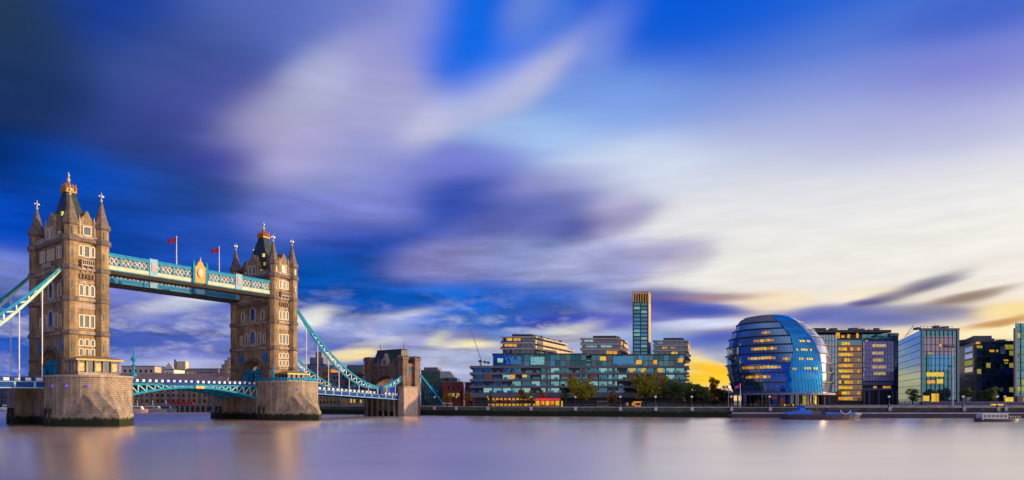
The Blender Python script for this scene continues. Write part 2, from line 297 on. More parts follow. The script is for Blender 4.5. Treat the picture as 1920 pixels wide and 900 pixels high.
def glass(name, col, refl=.45, rough=.06, tint=(.8,.9,1.0), emit=None, es=0.0, wob=.02, var=.5, scale=.5):
    """coated facade glass: dark body with a mirror coat, panes slightly out of plane"""
    m = bpy.data.materials.new(name); m.use_nodes = True; t = m.node_tree; n = t.nodes; l = t.links
    n.remove(n['Principled BSDF']); out = n['Material Output']
    tc = n.new('ShaderNodeTexCoord')
    nz = n.new('ShaderNodeTexVoronoi'); nz.inputs['Scale'].default_value = scale; l.new(tc.outputs['Object'], nz.inputs['Vector'])
    sp = n.new('ShaderNodeSeparateColor'); l.new(nz.outputs['Color'], sp.inputs[0])
    mr = n.new('ShaderNodeMapRange'); l.new(sp.outputs[0], mr.inputs[0]); mr.inputs[3].default_value = 1-var; mr.inputs[4].default_value = 1+var
    vm = n.new('ShaderNodeVectorMath'); vm.operation = 'SCALE'; vm.inputs[0].default_value = col; l.new(mr.outputs[0], vm.inputs[3])
    d = n.new('ShaderNodeBsdfDiffuse'); l.new(vm.outputs[0], d.inputs[0])
    g = n.new('ShaderNodeBsdfGlossy'); g.inputs['Color'].default_value = (*tint, 1); g.inputs['Roughness'].default_value = rough
    ns = n.new('ShaderNodeTexNoise'); ns.inputs['Scale'].default_value = .4; ns.inputs['Detail'].default_value = 2; l.new(tc.outputs['Object'], ns.inputs['Vector'])
    bp = n.new('ShaderNodeBump'); bp.inputs['Strength'].default_value = .5; bp.inputs['Distance'].default_value = wob*4; l.new(ns.outputs[0], bp.inputs['Height']); l.new(bp.outputs[0], g.inputs['Normal'])
    fr = n.new('ShaderNodeLayerWeight'); fr.inputs[0].default_value = .35
    ma = n.new('ShaderNodeMath'); ma.operation = 'MULTIPLY_ADD'; ma.use_clamp = True; l.new(fr.outputs['Fresnel'], ma.inputs[0]); ma.inputs[1].default_value = .5; ma.inputs[2].default_value = refl
    mx = n.new('ShaderNodeMixShader'); l.new(ma.outputs[0], mx.inputs[0]); l.new(d.outputs[0], mx.inputs[1]); l.new(g.outputs[0], mx.inputs[2])
    last = mx.outputs[0]
    if emit:
        e = n.new('ShaderNodeEmission'); e.inputs[0].default_value = (*emit, 1); e.inputs[1].default_value = es
        a = n.new('ShaderNodeAddShader'); l.new(last, a.inputs[0]); l.new(e.outputs[0], a.inputs[1]); last = a.outputs[0]
    l.new(last, out.inputs[0]); MATS[name] = m; return m

M_STONE = stone('tower_stone', (.43,.30,.165), (.34,.235,.13), (.20,.145,.095), 1.3, None, .55)
M_GATE = stone('gatehouse_stone', (.27,.185,.15), (.22,.15,.125), (.14,.1,.09), 1.3, None, .5)
M_FRAME = mat('pale_window_stone', (.66,.58,.44), .8, 0, .12, .8)
M_TRIM = stone('portland_stone', (.46,.385,.31), (.40,.33,.27), (.28,.23,.2), 1.0, None, .4)
M_PIER = stone('pier_granite', (.42,.33,.25), (.34,.27,.205), (.2,.165,.14), .9, 1.9, .5)
M_SLATE = mat('slate', (.035,.055,.05), .5, 0, .3, 1.2)
M_SPIRE = mat('spire_stone', (.17,.13,.11), .8, 0, .3, 1.0)
M_GOLD = mat('gilding', (.42,.18,.025), .5, .3, .2, 1.5)
M_TEAL = mat('turquoise_paint', (.012,.26,.47), .8, 0, .12, .8, spec=.2)
M_BLUE = mat('royal_blue_paint', (.012,.06,.30), .8, 0, .15, .8, spec=.2)
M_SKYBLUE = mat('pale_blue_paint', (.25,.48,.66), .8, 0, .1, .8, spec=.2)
M_WALKSHADE = mat('walkway_shade_blue', (.03,.20,.42), .8, 0, .12, .8, spec=.2)
M_LATT = mat('weathered_lattice_paint', (.56,.60,.58), .8, 0, .25, 1.5, spec=.2)
M_WALKB = mat('walkway_blue_paint', (.06,.31,.50), .8, 0, .15, .8, spec=.2)
M_WHITE = mat('white_paint', (.78,.76,.72), .8, 0, .08, .8, spec=.2)
M_CREAM = mat('cream_paint', (.72,.62,.40), .8, 0, .1, .8, spec=.2)
M_SUNCHORD = mat('sunlit_chord_green', (.45,.66,.52), .8, 0, .1, .8, spec=.2)
M_DARK = mat('dark_soffit', (.035,.027,.022), .9, 0, .2, .5)
M_ASPH = mat('asphalt', (.05,.05,.05), .9, 0, .15, .5)
M_RED = mat('red_cloth', (.55,.02,.03), .8, 0, .1, 2)
M_WIN = glass('window_glass', (.012,.014,.022), .12, .08)
M_BRONZE = mat('bronze_roof', (.34,.24,.09), .45, .4, .2, .8)
def lit(name, col, s): return mat(name, col, .5, 0, .38, 2.0, emit=s)
M_LITO = lit('lit_orange', (1.0,.33,.02), 1.0)
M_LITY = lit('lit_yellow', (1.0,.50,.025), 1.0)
M_LITD = lit('lit_dim_amber', (.75,.30,.05), .5)
M_LITG = lit('lit_green_yellow', (.55,.55,.06), .45)
M_LITT = lit('lit_teal', (.20,.52,.50), .55)
M_LITT2 = lit('lit_pale_teal', (.34,.68,.62), .6)
M_LITW = lit('lit_white', (.85,.85,.85), .8)
M_LITP = lit('lit_violet', (.16,.06,1.0), 1.0)
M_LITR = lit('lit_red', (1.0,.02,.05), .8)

# ------------------------------------------------------------------ ground, river, far bank
BANK = [(-900,700),(-365,457),(-178,352),(-120,317),(-76,288),(-35.6,268),(14,250),(67,237),(120,232),(200,229),(420,222),(900,200)]
GZ = 3.5
WAVE_LEAN = .08
def water_material():
    m = bpy.data.materials.new('river_water'); m.use_nodes = True; t = m.node_tree; n = t.nodes; l = t.links
    n.remove(n['Principled BSDF']); d = n.new('ShaderNodeBsdfDiffuse'); g = n.new('ShaderNodeBsdfGlossy'); g.distribution = 'MULTI_GGX'; g.inputs[0].default_value = (1.0,.93,.82,1)
    mx = n.new('ShaderNodeMixShader'); mx.inputs[0].default_value = .87; l.new(d.outputs[0], mx.inputs[1]); l.new(g.outputs[0], mx.inputs[2]); l.new(mx.outputs[0], n['Material Output'].inputs[0])
    tc = n.new('ShaderNodeTexCoord')
    mp = n.new('ShaderNodeMapping'); mp.inputs['Scale'].default_value = (.010, .035, 1); mp.inputs['Rotation'].default_value = (0,0,R(-6)); l.new(tc.outputs['Object'], mp.inputs[0])
    nz = n.new('ShaderNodeTexNoise'); nz.inputs['Scale'].default_value = 1; nz.inputs['Detail'].default_value = 5; l.new(mp.outputs[0], nz.inputs['Vector'])
    r = n.new('ShaderNodeValToRGB'); e = r.color_ramp.elements
    e[0].position = .3; e[0].color = (.62,.36,.28,1); e[1].position = .72; e[1].color = (.80,.50,.40,1)
    l.new(nz.outputs[0], r.inputs[0]); l.new(r.outputs[0], d.inputs[0])
    mr = n.new('ShaderNodeMapRange'); l.new(nz.outputs[0], mr.inputs[0]); mr.inputs[1].default_value = .3; mr.inputs[2].default_value = .7; mr.inputs[3].default_value = .20; mr.inputs[4].default_value = .27
    l.new(mr.outputs[0], g.inputs['Roughness'])
    m2 = n.new('ShaderNodeMapping'); m2.inputs['Scale'].default_value = (.05, .22, 1); l.new(tc.outputs['Object'], m2.inputs[0])
    n2 = n.new('ShaderNodeTexNoise'); n2.inputs['Scale'].default_value = 1; n2.inputs['Detail'].default_value = 3; l.new(m2.outputs[0], n2.inputs['Vector'])
    bp = n.new('ShaderNodeBump'); bp.inputs['Strength'].default_value = .06; bp.inputs['Distance'].default_value = .4; l.new(n2.outputs[0], bp.inputs['Height']); l.new(bp.outputs[0], g.inputs['Normal'])
    # short wind waves lean towards the north bank: their steep lee faces do most of the mirroring
    cn = n.new('ShaderNodeCombineXYZ'); t_ = WAVE_LEAN; q_ = math.sqrt(1+t_*t_); cn.inputs[1].default_value = -t_/q_; cn.inputs[2].default_value = 1/q_
    l.new(cn.outputs[0], bp.inputs['Normal'])
    return m
o = MB().add([(-4000,-400,0),(4000,-400,0),(4000,7000,0),(-4000,7000,0)], [(0,1,2,3)]).build('river', water_material()); tag(o, kind='structure')
g = MB(); pts = [(x,y+.6,GZ) for x,y in BANK]; n_ = len(pts)
g.add(pts+[(x*9 if abs(x) > 500 else x*9, 9000, GZ) for x,y in BANK], [(i,i+1,n_+i+1,n_+i) for i in range(n_-1)])
tag(g.build('ground', mat('paving_ground', (.16,.14,.13), .85, 0, .2, .3)), kind='structure')

def bank_y(x):
    for (a,b),(c,d) in zip(BANK, BANK[1:]):
        if a <= x <= c: return b+(d-b)*(x-a)/(c-a)
    return 230
def strip(y0, y1, z0, z1, xa=-900, xb=900):
    """a wall following the bank line, offset y0..y1 behind the edge"""
    m = MB(); xs = [xa]+[p[0] for p in BANK if xa < p[0] < xb]+[xb]
    for a, b in zip(xs, xs[1:]):
        A, B = bank_y(a), bank_y(b)
        m.add([(a,A+y0,z0),(b,B+y0,z0),(b,B+y1,z0),(a,A+y1,z0),(a,A+y0,z1),(b,B+y0,z1),(b,B+y1,z1),(a,A+y1,z1)],
              [(4,5,6,7),(0,1,5,4),(2,3,7,6)])
    return m
M_QUAY = stone('quay_stone', (.13,.155,.115), (.10,.125,.09), (.075,.09,.07), .8, 2.0, .5)
rw = strip(0, .6, -1.5, 3.45).build('river_wall', M_QUAY)
tag(rw, 'long dark weed-stained river wall along the far bank', 'river wall')
strip(-.15, .45, 3.46, 3.75).build('coping', mat('coping_stone', (.52,.44,.42), .8, 0, .2, .6), rw)

# ------------------------------------------------------------------ the bridge
TH = R(35.24); WV = Vector((math.cos(TH), -math.sin(TH), 0)); BV = Vector((math.sin(TH), math.cos(TH), 0))
C1 = Vector((-116.45, 168.07, 0)); SEP = 57.28; LX, LY = 10.57, 3.54
C2 = C1+BV*SEP; C3 = C2+BV*59.0
def tpx(px, a, c=C1):                   # along-bridge coordinate at which the line x=a crosses the photo column px
    u = (px-HX)/FPX
    return (u*(c.y-math.sin(TH)*a)-(c.x+math.cos(TH)*a))/(math.sin(TH)-u*math.cos(TH))
Z0T = 12.2
def arch_poly(hw, spring, apex, zb, n=7):
    """points of a pointed-round arch, from right foot over the crown to left foot"""
    p = [(hw, zb)]
    for i in range(2*n+1):
        a = math.pi*i/(2*n); p.append((hw*math.cos(a), spring+(apex-spring)*math.sin(a)**.85 if math.sin(a) > 0 else spring))
    p.append((-hw, zb)); return p
_wm = {}
def tower_window(root, face, u, z, w, h, arched=False, off=.0, frame=True, pane=M_WIN, fm=None):
    key = (w, h, arched, pane.name)
    if key not in _wm:
        if arched:
            pl = [(-w/2,0),(w/2,0)]+[(w/2*math.cos(math.pi*i/8), h-w/2+w/2*math.sin(math.pi*i/8)) for i in range(9)]
            t = .28; fo = [(-w/2-t,-t),(w/2+t,-t)]+[((w/2+t)*math.cos(math.pi*i/8), h-w/2+(w/2+t)*math.sin(math.pi*i/8)) for i in range(9)]
            f = MB(); n = len(pl)
            f.add([(x,-.22,zz) for x,zz in fo]+[(x,-.22,zz) for x,zz in pl]+[(x,.05,zz) for x,zz in fo]+[(x,.05,zz) for x,zz in pl],
                  [(i,(i+1)%n,n+(i+1)%n,n+i) for i in range(n)]+[((i+1)%n,i,2*n+i,2*n+(i+1)%n) for i in range(n)]+[(n+i,n+(i+1)%n,3*n+(i+1)%n,3*n+i) for i in range(n)])
        else:
            pl = [(-w/2,0),(w/2,0),(w/2,h),(-w/2,h)]; t = .26
            f = MB().box(-w/2-t,-w/2,-.22,.05,-t,h+t).box(w/2,w/2+t,-.22,.05,-t,h+t).box(-w/2,w/2,-.22,.05,h,h+t).box(-w/2,w/2,-.26,.05,-t,0)
        _wm[key] = (MB().plate(pl, -.06, .1).mesh('window', pane), f.mesh('window_frame', fm or M_FRAME))
    pm, fmsh = _wm[key]
    loc, rz = {'N': ((u,-LY-.4-off,z),0), 'S': ((-u,LY+.4+off,z),math.pi), 'W': ((LX+.4+off,u,z),math.pi/2), 'E': ((-LX-.4-off,-u,z),-math.pi/2)}[face]
    o = put('window', pm, root, loc, rz)
    if frame: put('window_frame', fmsh, o)
    return o
def ring(hx, hy, t, z0, z1, m=None):    # a band round the body, not solid
    m = m or MB()
    return m.box(-hx-t,hx+t,-hy-t,-hy,z0,z1).box(-hx-t,hx+t,hy,hy+t,z0,z1).box(-hx-t,-hx,-hy,hy,z0,z1).box(hx,hx+t,-hy,hy,z0,z1)

def make_tower():
    root = empty('bridge_tower', C1, -TH)
    bx, by = LX+.4, LY+.4
    ap = arch_poly(4.9, 15.6, 19.2, Z0T-.3)
    # body with a road arch through it
    body = MB().plate([(-bx,Z0T-.3)]+list(reversed(ap))+[(bx,Z0T-.3),(bx,46.3),(-bx,46.3)], -by, by)
    body.build('wall', M_STONE, root)
    # arch mouldings on both faces
    for sy in (-1, 1):
        a1 = arch_poly(5.6, 15.6, 20.1, Z0T); a0 = arch_poly(4.9, 15.6, 19.2, Z0T); n = len(a0)
        y0, y1 = sy*(by+.02), sy*(by+.4); m = MB()
        m.add([(x,y1,z) for x,z in a1]+[(x,y1,z) for x,z in a0]+[(x,y0,z) for x,z in a1]+[(x,y0,z) for x,z in a0],
              [(i,i+1,n+i+1,n+i) for i in range(n-1)]+[(i+1,i,2*n+i,2*n+i+1) for i in range(n-1)]+[(n+i,n+i+1,3*n+i+1,3*n+i) for i in range(n-1)])
        m.build('arch_moulding', M_SPIRE, root)
    # string courses
    for z, h, t in ((16.4,.4,.25),(22.7,.8,.5),(31.1,.8,.5),(38.9,.7,.45),(46.0,.9,.75)):
        if z == 16.4:
            MB().box(bx,bx+t,-by,by,z,z+h).box(-bx-t,-bx,-by,by,z,z+h).build('string_course', M_TRIM, root)
        else:
            ring(bx, by, t, z, z+h).build('string_course', M_TRIM if z < 45 else M_SPIRE, root)
    # corbel table under the upper stage and under the parapet
    for z, t in ((37.3,.5),(24.0,.0)):
        if t == 0: continue
        for sd in (-1,1):
            m = MB()
            for k in range(-8, 9): m.box(k*1.0-.22,k*1.0+.22, sd*by if sd>0 else -by-t, by+t if sd>0 else -by, z-.5, z+.6)
            m.build('corbel_table', M_SPIRE, root)
            m = MB()
            for k in range(-2, 3): m.box(bx if sd>0 else -bx-t, bx+t if sd>0 else -bx, k*.75-.2, k*.75+.2, z-.5, z+.6)
            m.build('corbel_table', M_SPIRE, root)
    # parapet
    m = ring(bx+.1, by+.1, .3, 46.9, 47.7)
    for k in range(-9, 10):
        if abs(k) > 3:
            for s in (-1,1): m.box(k*.95-.25,k*.95+.25, s*(by+.1) if s>0 else -by-.38, by+.38 if s>0 else -by-.1, 47.7, 48.4)
    m.build('parapet', M_TRIM, root)
    # corner turrets
    for sx in (-1,1):
        for sy in (-1,1):
            cx, cy = sx*LX, sy*LY
            m = MB().lathe([(1.9,Z0T-.2),(1.9,13.6),(1.7,14.0),(1.7,46.2)], 8, cx, cy, R(22.5))
            m.lathe([(1.62,46.3),(1.62,50.2)], 8, cx, cy, R(22.5))
            t = m.build('turret', M_STONE, root)
            for z, h, e in ((16.4,.4,.2),(22.7,.8,.32),(31.1,.8,.32),(38.9,.7,.3),(46.0,1.0,.45),(50.1,.9,.35)):
                MB().lathe([(1.7,z-.4),(1.7+e,z),(1.7+e,z+h),(1.65,z+h+.3)], 8, cx, cy, R(22.5)).build('collar', M_SPIRE, t)
            s = MB().lathe([(1.75,51.0),(1.2,52.9),(.55,55.7),(.16,57.3)], 8, cx, cy, R(22.5)).build('spire', M_SPIRE, t)
            f = MB().lathe([(.14,57.1),(.34,57.6),(.12,57.9),(.1,59.6)], 8, cx, cy).box(cx-.62,cx+.62,cy-.1,cy+.1,58.5,58.8).box(cx-.1,cx+.1,cy-.62,cy+.62,58.5,58.8)
            f.build('finial', mat('finial_gilt', (.62,.56,.36), .4, .3) if 'finial_gilt' not in MATS else MATS['finial_gilt'], t)
            # slit windows up the turret, outer faces
            for z in (18.5, 26.5, 34.2, 41.8, 47.4):
                yy = cy+sy*1.6; MB().box(cx-.16,cx+.16,min(yy,yy+sy*.06),max(yy,yy+sy*.06),z,z+1.7).build('slit_window', M_WIN, t)
                xx = cx+sx*1.6; MB().box(min(xx,xx+sx*.06),max(xx,xx+sx*.06),cy-.16,cy+.16,z,z+1.7).build('slit_window', M_WIN, t)
    # main roof: steep slated pyramid, crown and flagstaff
    def q(hx, hy): return [(-hx,-hy),(hx,-hy),(hx,hy),(-hx,hy)]
    rf = MB().prism(q(7.6,3.1), 46.9, 55.0, q(3.9,1.9)).build('roof', M_SLATE, root)
    MB().prism(q(3.9,1.9), 55.0, 60.4, q(1.45,1.0)).build('upper_slope', M_SLATE, rf)
    cr = MB().box(-1.75,1.75,-1.25,1.25,60.4,60.9)
    for x in (-1.5,-.5,.5,1.5):
        for y in (-1.05,1.05): cr.lathe([(.28,60.9),(.34,61.6),(.05,62.8)], 6, x, y)
    for y in (-.35,.35):
        for x in (-1.5,1.5): cr.lathe([(.28,60.9),(.34,61.6),(.05,62.8)], 6, x, y)
    cr.lathe([(1.0,60.9),(.85,62.2),(.35,63.3),(.3,63.6)], 8)
    cr.build('crown', M_GOLD, rf)
    MB().lathe([(.24,63.5),(.45,64.1),(.2,64.5),(.12,66.0)], 8).box(-.5,.5,-.1,.1,64.9,65.2).build('finial', MATS['finial_gilt'], rf)
    # gables: stone dormer fronts in the middle of each side
    def gable(face, w, ztop, depth):
        h = w/2
        pl = [(-h,46.95),(h,46.95),(h,50.6),(h*.8,50.9),(h*.72,52.0),(h*.34,52.9),(h*.24,ztop-.4),(0,ztop),(-h*.24,ztop-.4),(-h*.34,52.9),(-h*.72,52.0),(-h*.8,50.9),(-h,50.6)]
        if face in 'NS':
            y = -by-.15 if face == 'N' else by+.15; y2 = y+depth if face == 'N' else y-depth
            gb = MB().plate(pl, min(y,y2), max(y,y2)).build('gable', M_STONE, root)
            p = MB()
            for s in (-1,1): p.lathe([(.38,46.9),(.38,51.2),(.05,53.0)], 6, s*h, y)
            p.box(-h,h,y-.12 if face=='N' else y,y if face=='N' else y+.12,50.1,50.45)
            p.build('pinnacle', M_TRIM, gb)
        else:
            x = bx+.15 if face == 'W' else -bx-.15; x2 = x-depth if face == 'W' else x+depth
            gb = MB().plate_x(pl, min(x,x2), max(x,x2)).build('gable', M_STONE, root)
            p = MB()
            for s in (-1,1): p.lathe([(.3,46.9),(.3,51.0),(.05,52.6)], 6, x, s*h)
            p.box(x if face=='W' else x-.12, x+.12 if face=='W' else x, -h, h, 50.1, 50.45)
            p.build('pinnacle', M_TRIM, gb)
    gable('N', 5.8, 54.4, 3.6); gable('S', 5.8, 54.4, 3.6); gable('W', 3.3, 54.0, 4.2); gable('E', 3.3, 54.0, 4.2)
    # roof lamps glowing behind the parapet
    for x, y, z in ((4.4,-3.6,47.9),(-4.2,-3.6,47.9),(4.6,-2.6,50.4),(10.2,2.2,47.8),(10.2,-2.2,47.8),(4.3,-2.9,53.2)):
        MB().box(x-.32,x+.32,y-.3,y+.3,z,z+1.1).build('roof_light', M_LITG, root)
    # west and east faces (narrow)
    for f in 'WE':
        tower_window(root, f, 0, 47.9, 1.5, 1.9, off=.16)
        for u in (-1.35, 1.35): tower_window(root, f, u, 42.6, .5, 2.3, True)
        tower_window(root, f, 0, 42.4, 1.0, 2.6)
        for u in (-1.25, 0, 1.25): tower_window(root, f, u, 32.6, .62, 2.5, True)
        for u in (-1.25, 0, 1.25): tower_window(root, f, u, 24.6, .7 if u else .9, 2.9)
        for u in (-1.3, 0, 1.3):
            tower_window(root, f, u, 17.4, .62, 1.6)
            tower_window(root, f, u, 20.0, .62, 1.4, abs(u) > 0)
        s = 1 if f == 'W' else -1; x0, x1 = sorted((s*(bx+.02), s*(bx+1.1)))
        m = MB().box(x0,x1,-1.5,1.5,39.9,40.3)
        for k in range(-3,4): m.box(x0+.1,x1-.1,k*.45-.1,k*.45+.1,40.3,41.2)
        m.box(x0,x1,-1.5,1.5,41.2,41.5)
        for k in (-1.2,0,1.2): m.plate([(sorted((s*bx,s*(bx+1.0)))[0],39.9),(sorted((s*bx,s*(bx+1.0)))[1],39.9),(s*bx,38.2)] if s>0 else [(-bx-1.0,39.9),(-bx,39.9),(-bx,38.2)], k-.15, k+.15)
        m.build('balcony', M_TRIM, root)
        MB().box(*sorted((s*(bx+.01),s*(bx+.12))),-1.95,1.95,29.2,30.6).build('carved_panel', M_TRIM, root)
        MB().box(*sorted((s*(bx+.01),s*(bx+.14))),-1.7,1.7,35.6,36.3).build('carved_panel', M_TRIM, root)
    # north and south faces (wide)
    for f in 'NS':
        for u in (-1.2, 1.2): tower_window(root, f, u, 47.9, 1.1, 2.6, True, off=.16)
        for u in (-6.2,-4.6,-1.5,0,1.5,4.6,6.2): tower_window(root, f, u, 42.3, .75, 2.6, abs(u) < 2)
        tower_window(root, f, 0, 32.4, 2.6, 4.3, True)
        for u in (-5.6, 5.6): tower_window(root, f, u, 32.6, 1.2, 2.8, True)
        tower_window(root, f, 0, 24.6, 3.0, 4.6, True)
        for u in (-3.6, 3.6): tower_window(root, f, u, 24.6, 1.2, 3.6, True)
        for u in (-6.6, 6.6): tower_window(root, f, u, 25.0, .8, 2.6, True)
        s = -1 if f == 'N' else 1
        for z, hw in ((40.0, 2.6), (23.6, 4.6)):
            y0, y1 = sorted((s*(by+.02), s*(by+1.2))); m = MB().box(-hw,hw,y0,y1,z,z+.35).box(-hw,hw,*sorted((s*(by+1.0),s*(by+1.2))),z+.35,z+1.2)
            for k in range(-2,3): m.box(k*hw/2.4-.2,k*hw/2.4+.2,*sorted((s*(by+.02),s*(by+.8))),z-.9,z)
            m.build('balcony', M_TRIM, root)
        # blue painted shields above the road
        for u in (-6.9, 6.9):
            n = 14; y = s*(by+.12); m = MB()
            pl = [(u+1.05*math.cos(2*math.pi*i/n), 20.0+1.75*math.sin(2*math.pi*i/n)) for i in range(n)]
            m.plate(pl, *sorted((s*(by+.02), s*(by+.3)))); m.build('shield', mat('shield_blue', (.01,.14,.5), .4) if 'shield_blue' not in MATS else MATS['shield_blue'], root)
    # turquoise ironwork inside the road arch
    m = MB()
    for x in (-4.4,-2.9,-1.5,1.5,2.9,4.4): m.box(x-.2,x+.2,-.4,.4,Z0T-1,16.4 if abs(x) > 4 else 17.6)
    for yy in (-by+.5, by-.5):
        for x in (-4.5,-3.4,-2.3,-1.2,1.2,2.3,3.4,4.5): m.box(x-.22,x+.22,yy-.2,yy+.2,Z0T-1,15.6 if abs(x) > 4 else 16.6)
        m.box(-4.8,4.8,yy-.25,yy+.25,15.2,15.8); m.box(-4.8,-1.6,yy-.1,yy+.1,Z0T-1,13.4); m.box(1.6,4.8,yy-.1,yy+.1,Z0T-1,13.6)
    m.box(-4.8,4.8,-.5,.5,15.4,16.0); m.box(-4.8,-2.4,-by-.6,-by-.3,Z0T,14.6); m.box(3.0,4.7,-by-.6,-by-.3,Z0T,14.8)
    m.build('portal_ironwork', M_TEAL, root)
    return root
T1 = make_tower()
tag(T1, 'tall turreted stone bridge tower closest to us, with cabins at its foot', 'bridge tower', 'stone towers of the bascule bridge')
T2 = copy_tree(T1); T2.location = C2
tag(T2, 'smaller looking turreted stone bridge tower on the far side of the lifting span', 'bridge tower', 'stone towers of the bascule bridge')

def capsule(hl, r, n=12, notch=None):
    p = [(hl+r*math.cos(-math.pi/2+math.pi*i/n), r*math.sin(-math.pi/2+math.pi*i/n)) for i in range(n+1)]
    if notch: w, d = notch; p += [(w, r), (w, r-d), (-w, r-d), (-w, r)]
    p += [(-hl+r*math.cos(math.pi/2+math.pi*i/n), r*math.sin(math.pi/2+math.pi*i/n)) for i in range(n+1)]
    if notch: p += [(-w, -r), (-w, -r+d), (w, -r+d), (w, -r)]
    return p
def make_pier():
    root = empty('bridge_pier', C1, -TH)
    MB().prism(capsule(14.5, 8.6, 14, (9.0, 3.2)), -3, 9.0).build('masonry', M_PIER, root)
    MB().prism(capsule(14.5, 8.62, 14), 9.0, 11.7).build('upper_masonry', M_PIER, root)
    MB().prism(capsule(14.5, 8.95, 14), 11.7, 12.2).build('coping', M_TRIM, root)
    for x in (-13.5,-11.0,11.0,13.5):
        for s in (-1,1): MB().box(x-.3,x+.3,min(s*8.6,s*9.15),max(s*8.6,s*9.15),-2,4.2).build('timber_fender', MATS['fender_timber'] if 'fender_timber' in MATS else mat('fender_timber', (.05,.04,.03), .9, 0, .3, 1), root)
    for s in (-1, 1):
        out = [(12.0,9.0),(16,8.7),(20,7.2),(23.6,5.0),(26.5,2.6),(28.8,0),(26.5,-2.6),(23.6,-5.0),(20,-7.2),(16,-8.7),(12.0,-9.0)]
        pts = [(s*x,y,-3) for x,y in out]+[(s*x,y,2.6) for x,y in out]+[(s*x*.985,y*.97,3.0) for x,y in out]; n = len(out)
        top = [(s*22.6,0,9.2)]
        rid = [(s*(14.5+8.3*math.cos(a)), 8.3*math.sin(a), 3.0+6.0*math.cos(a)**.7) for a in [R(d) for d in (88,70,52,36,18,0,-18,-36,-52,-70,-88)]]
        m = MB(); v = pts+rid
        fs = []
        for j in range(3):
            for i in range(n-1): fs.append((j*n+i,j*n+i+1,(j+1)*n+i+1,(j+1)*n+i))
        m.add(v, fs); m.build('cutwater', M_PIER, root)
    return root
P1 = make_pier(); tag(P1, 'rounded granite river pier under the closest tower, weed green at the waterline', 'bridge pier', 'river piers of the bridge')
P2 = copy_tree(P1); P2.location = C2
tag(P2, 'rounded granite river pier under the farther tower, with turquoise railing on top', 'bridge pier', 'river piers of the bridge')
# violet marker lamps on the piers
lamp_me = MB().ball((0,0,0), .3, 8, 5).mesh('lamp', M_LITP)
for root, angs in ((P1, (-88,-58,-28)), (P2, (-20,))):
    for a in angs: put('marker_lamp', lamp_me, root, (14.5+8.75*math.cos(R(a)), 8.75*math.sin(R(a)), 9.6))

# --- decks
def parapet(m_rail, m_panel, y0, y1, zf, n, x):
    for i in range(n):
        a = y0+(y1-y0)*i/n; b = y0+(y1-y0)*(i+1)/n; za, zb = zf(a), zf(b)
        m_rail.bar((x,a,za+1.02),(x,b,zb+1.02),.3,.22); m_rail.bar((x,a,za+.08),(x,b,zb+.08),.3,.2)
        m_rail.box(x-.2,x+.2,a-.28,a+.28,za,za+1.15)
        m_panel.bar((x,a+.5,za+.55),(x,b-.5,zb+.55),.16,.72)
def side_span(label, c, y0, y1, z0, z1):
    root = empty('side_span', c, -TH, label, 'bridge deck', 'side spans of the bridge')
    zf = lambda y: z0+(z1-z0)*(y-y0)/(y1-y0); n = 24
    rd = MB(); gi = MB(); ra = MB(); pa = MB(); fl = MB()
    rd.add([(-9.2,y0,z0),(9.2,y0,z0),(9.2,y1,z1),(-9.2,y1,z1),(-9.2,y0,z0-.5),(9.2,y0,z0-.5),(9.2,y1,z1-.5),(-9.2,y1,z1-.5)], [(0,1,2,3),(7,6,5,4),(0,4,5,1),(2,6,7,3)])
    rd.build('road', M_ASPH, root)
    for s in (-1,1):
        x = s*9.5
        gi.bar((x,y0,z0-.75),(x,y1,z1-.75),.4,1.35)
        fl.bar((x+s*.05,y0,z0-1.5),(x+s*.05,y1,z1-1.5),.7,.22); fl.bar((x+s*.05,y0,z0-.05),(x+s*.05,y1,z1-.05),.75,.16)
        for k in range(13):
            y = y0+(y1-y0)*(k+.5)/13; fl.box(x+s*.2-.12,x+s*.2+.12,y-.2,y+.2,zf(y)-1.4,zf(y)-.15)
        parapet(ra, pa, y0, y1, zf, n, x)
    for k in range(12):
        y = y0+(y1-y0)*(k+.5)/12; gi.bar((-9.3,y,zf(y)-1.0),(9.3,y,zf(y)-1.0),.4,.9)
    gi.build('girder', M_BLUE, root); fl.build('flange', M_SKYBLUE, root); ra.build('railing', M_BLUE, root); pa.build('parapet_panel', M_WHITE, root)
    return root
side_span('blue side span running out of frame from the closest pier', C1, -60, -8.7, 10.2, 10.7)
side_span('blue side span sloping from the farther pier to the gatehouse', C2, 8.7, 55.2, 10.2, 7.9)

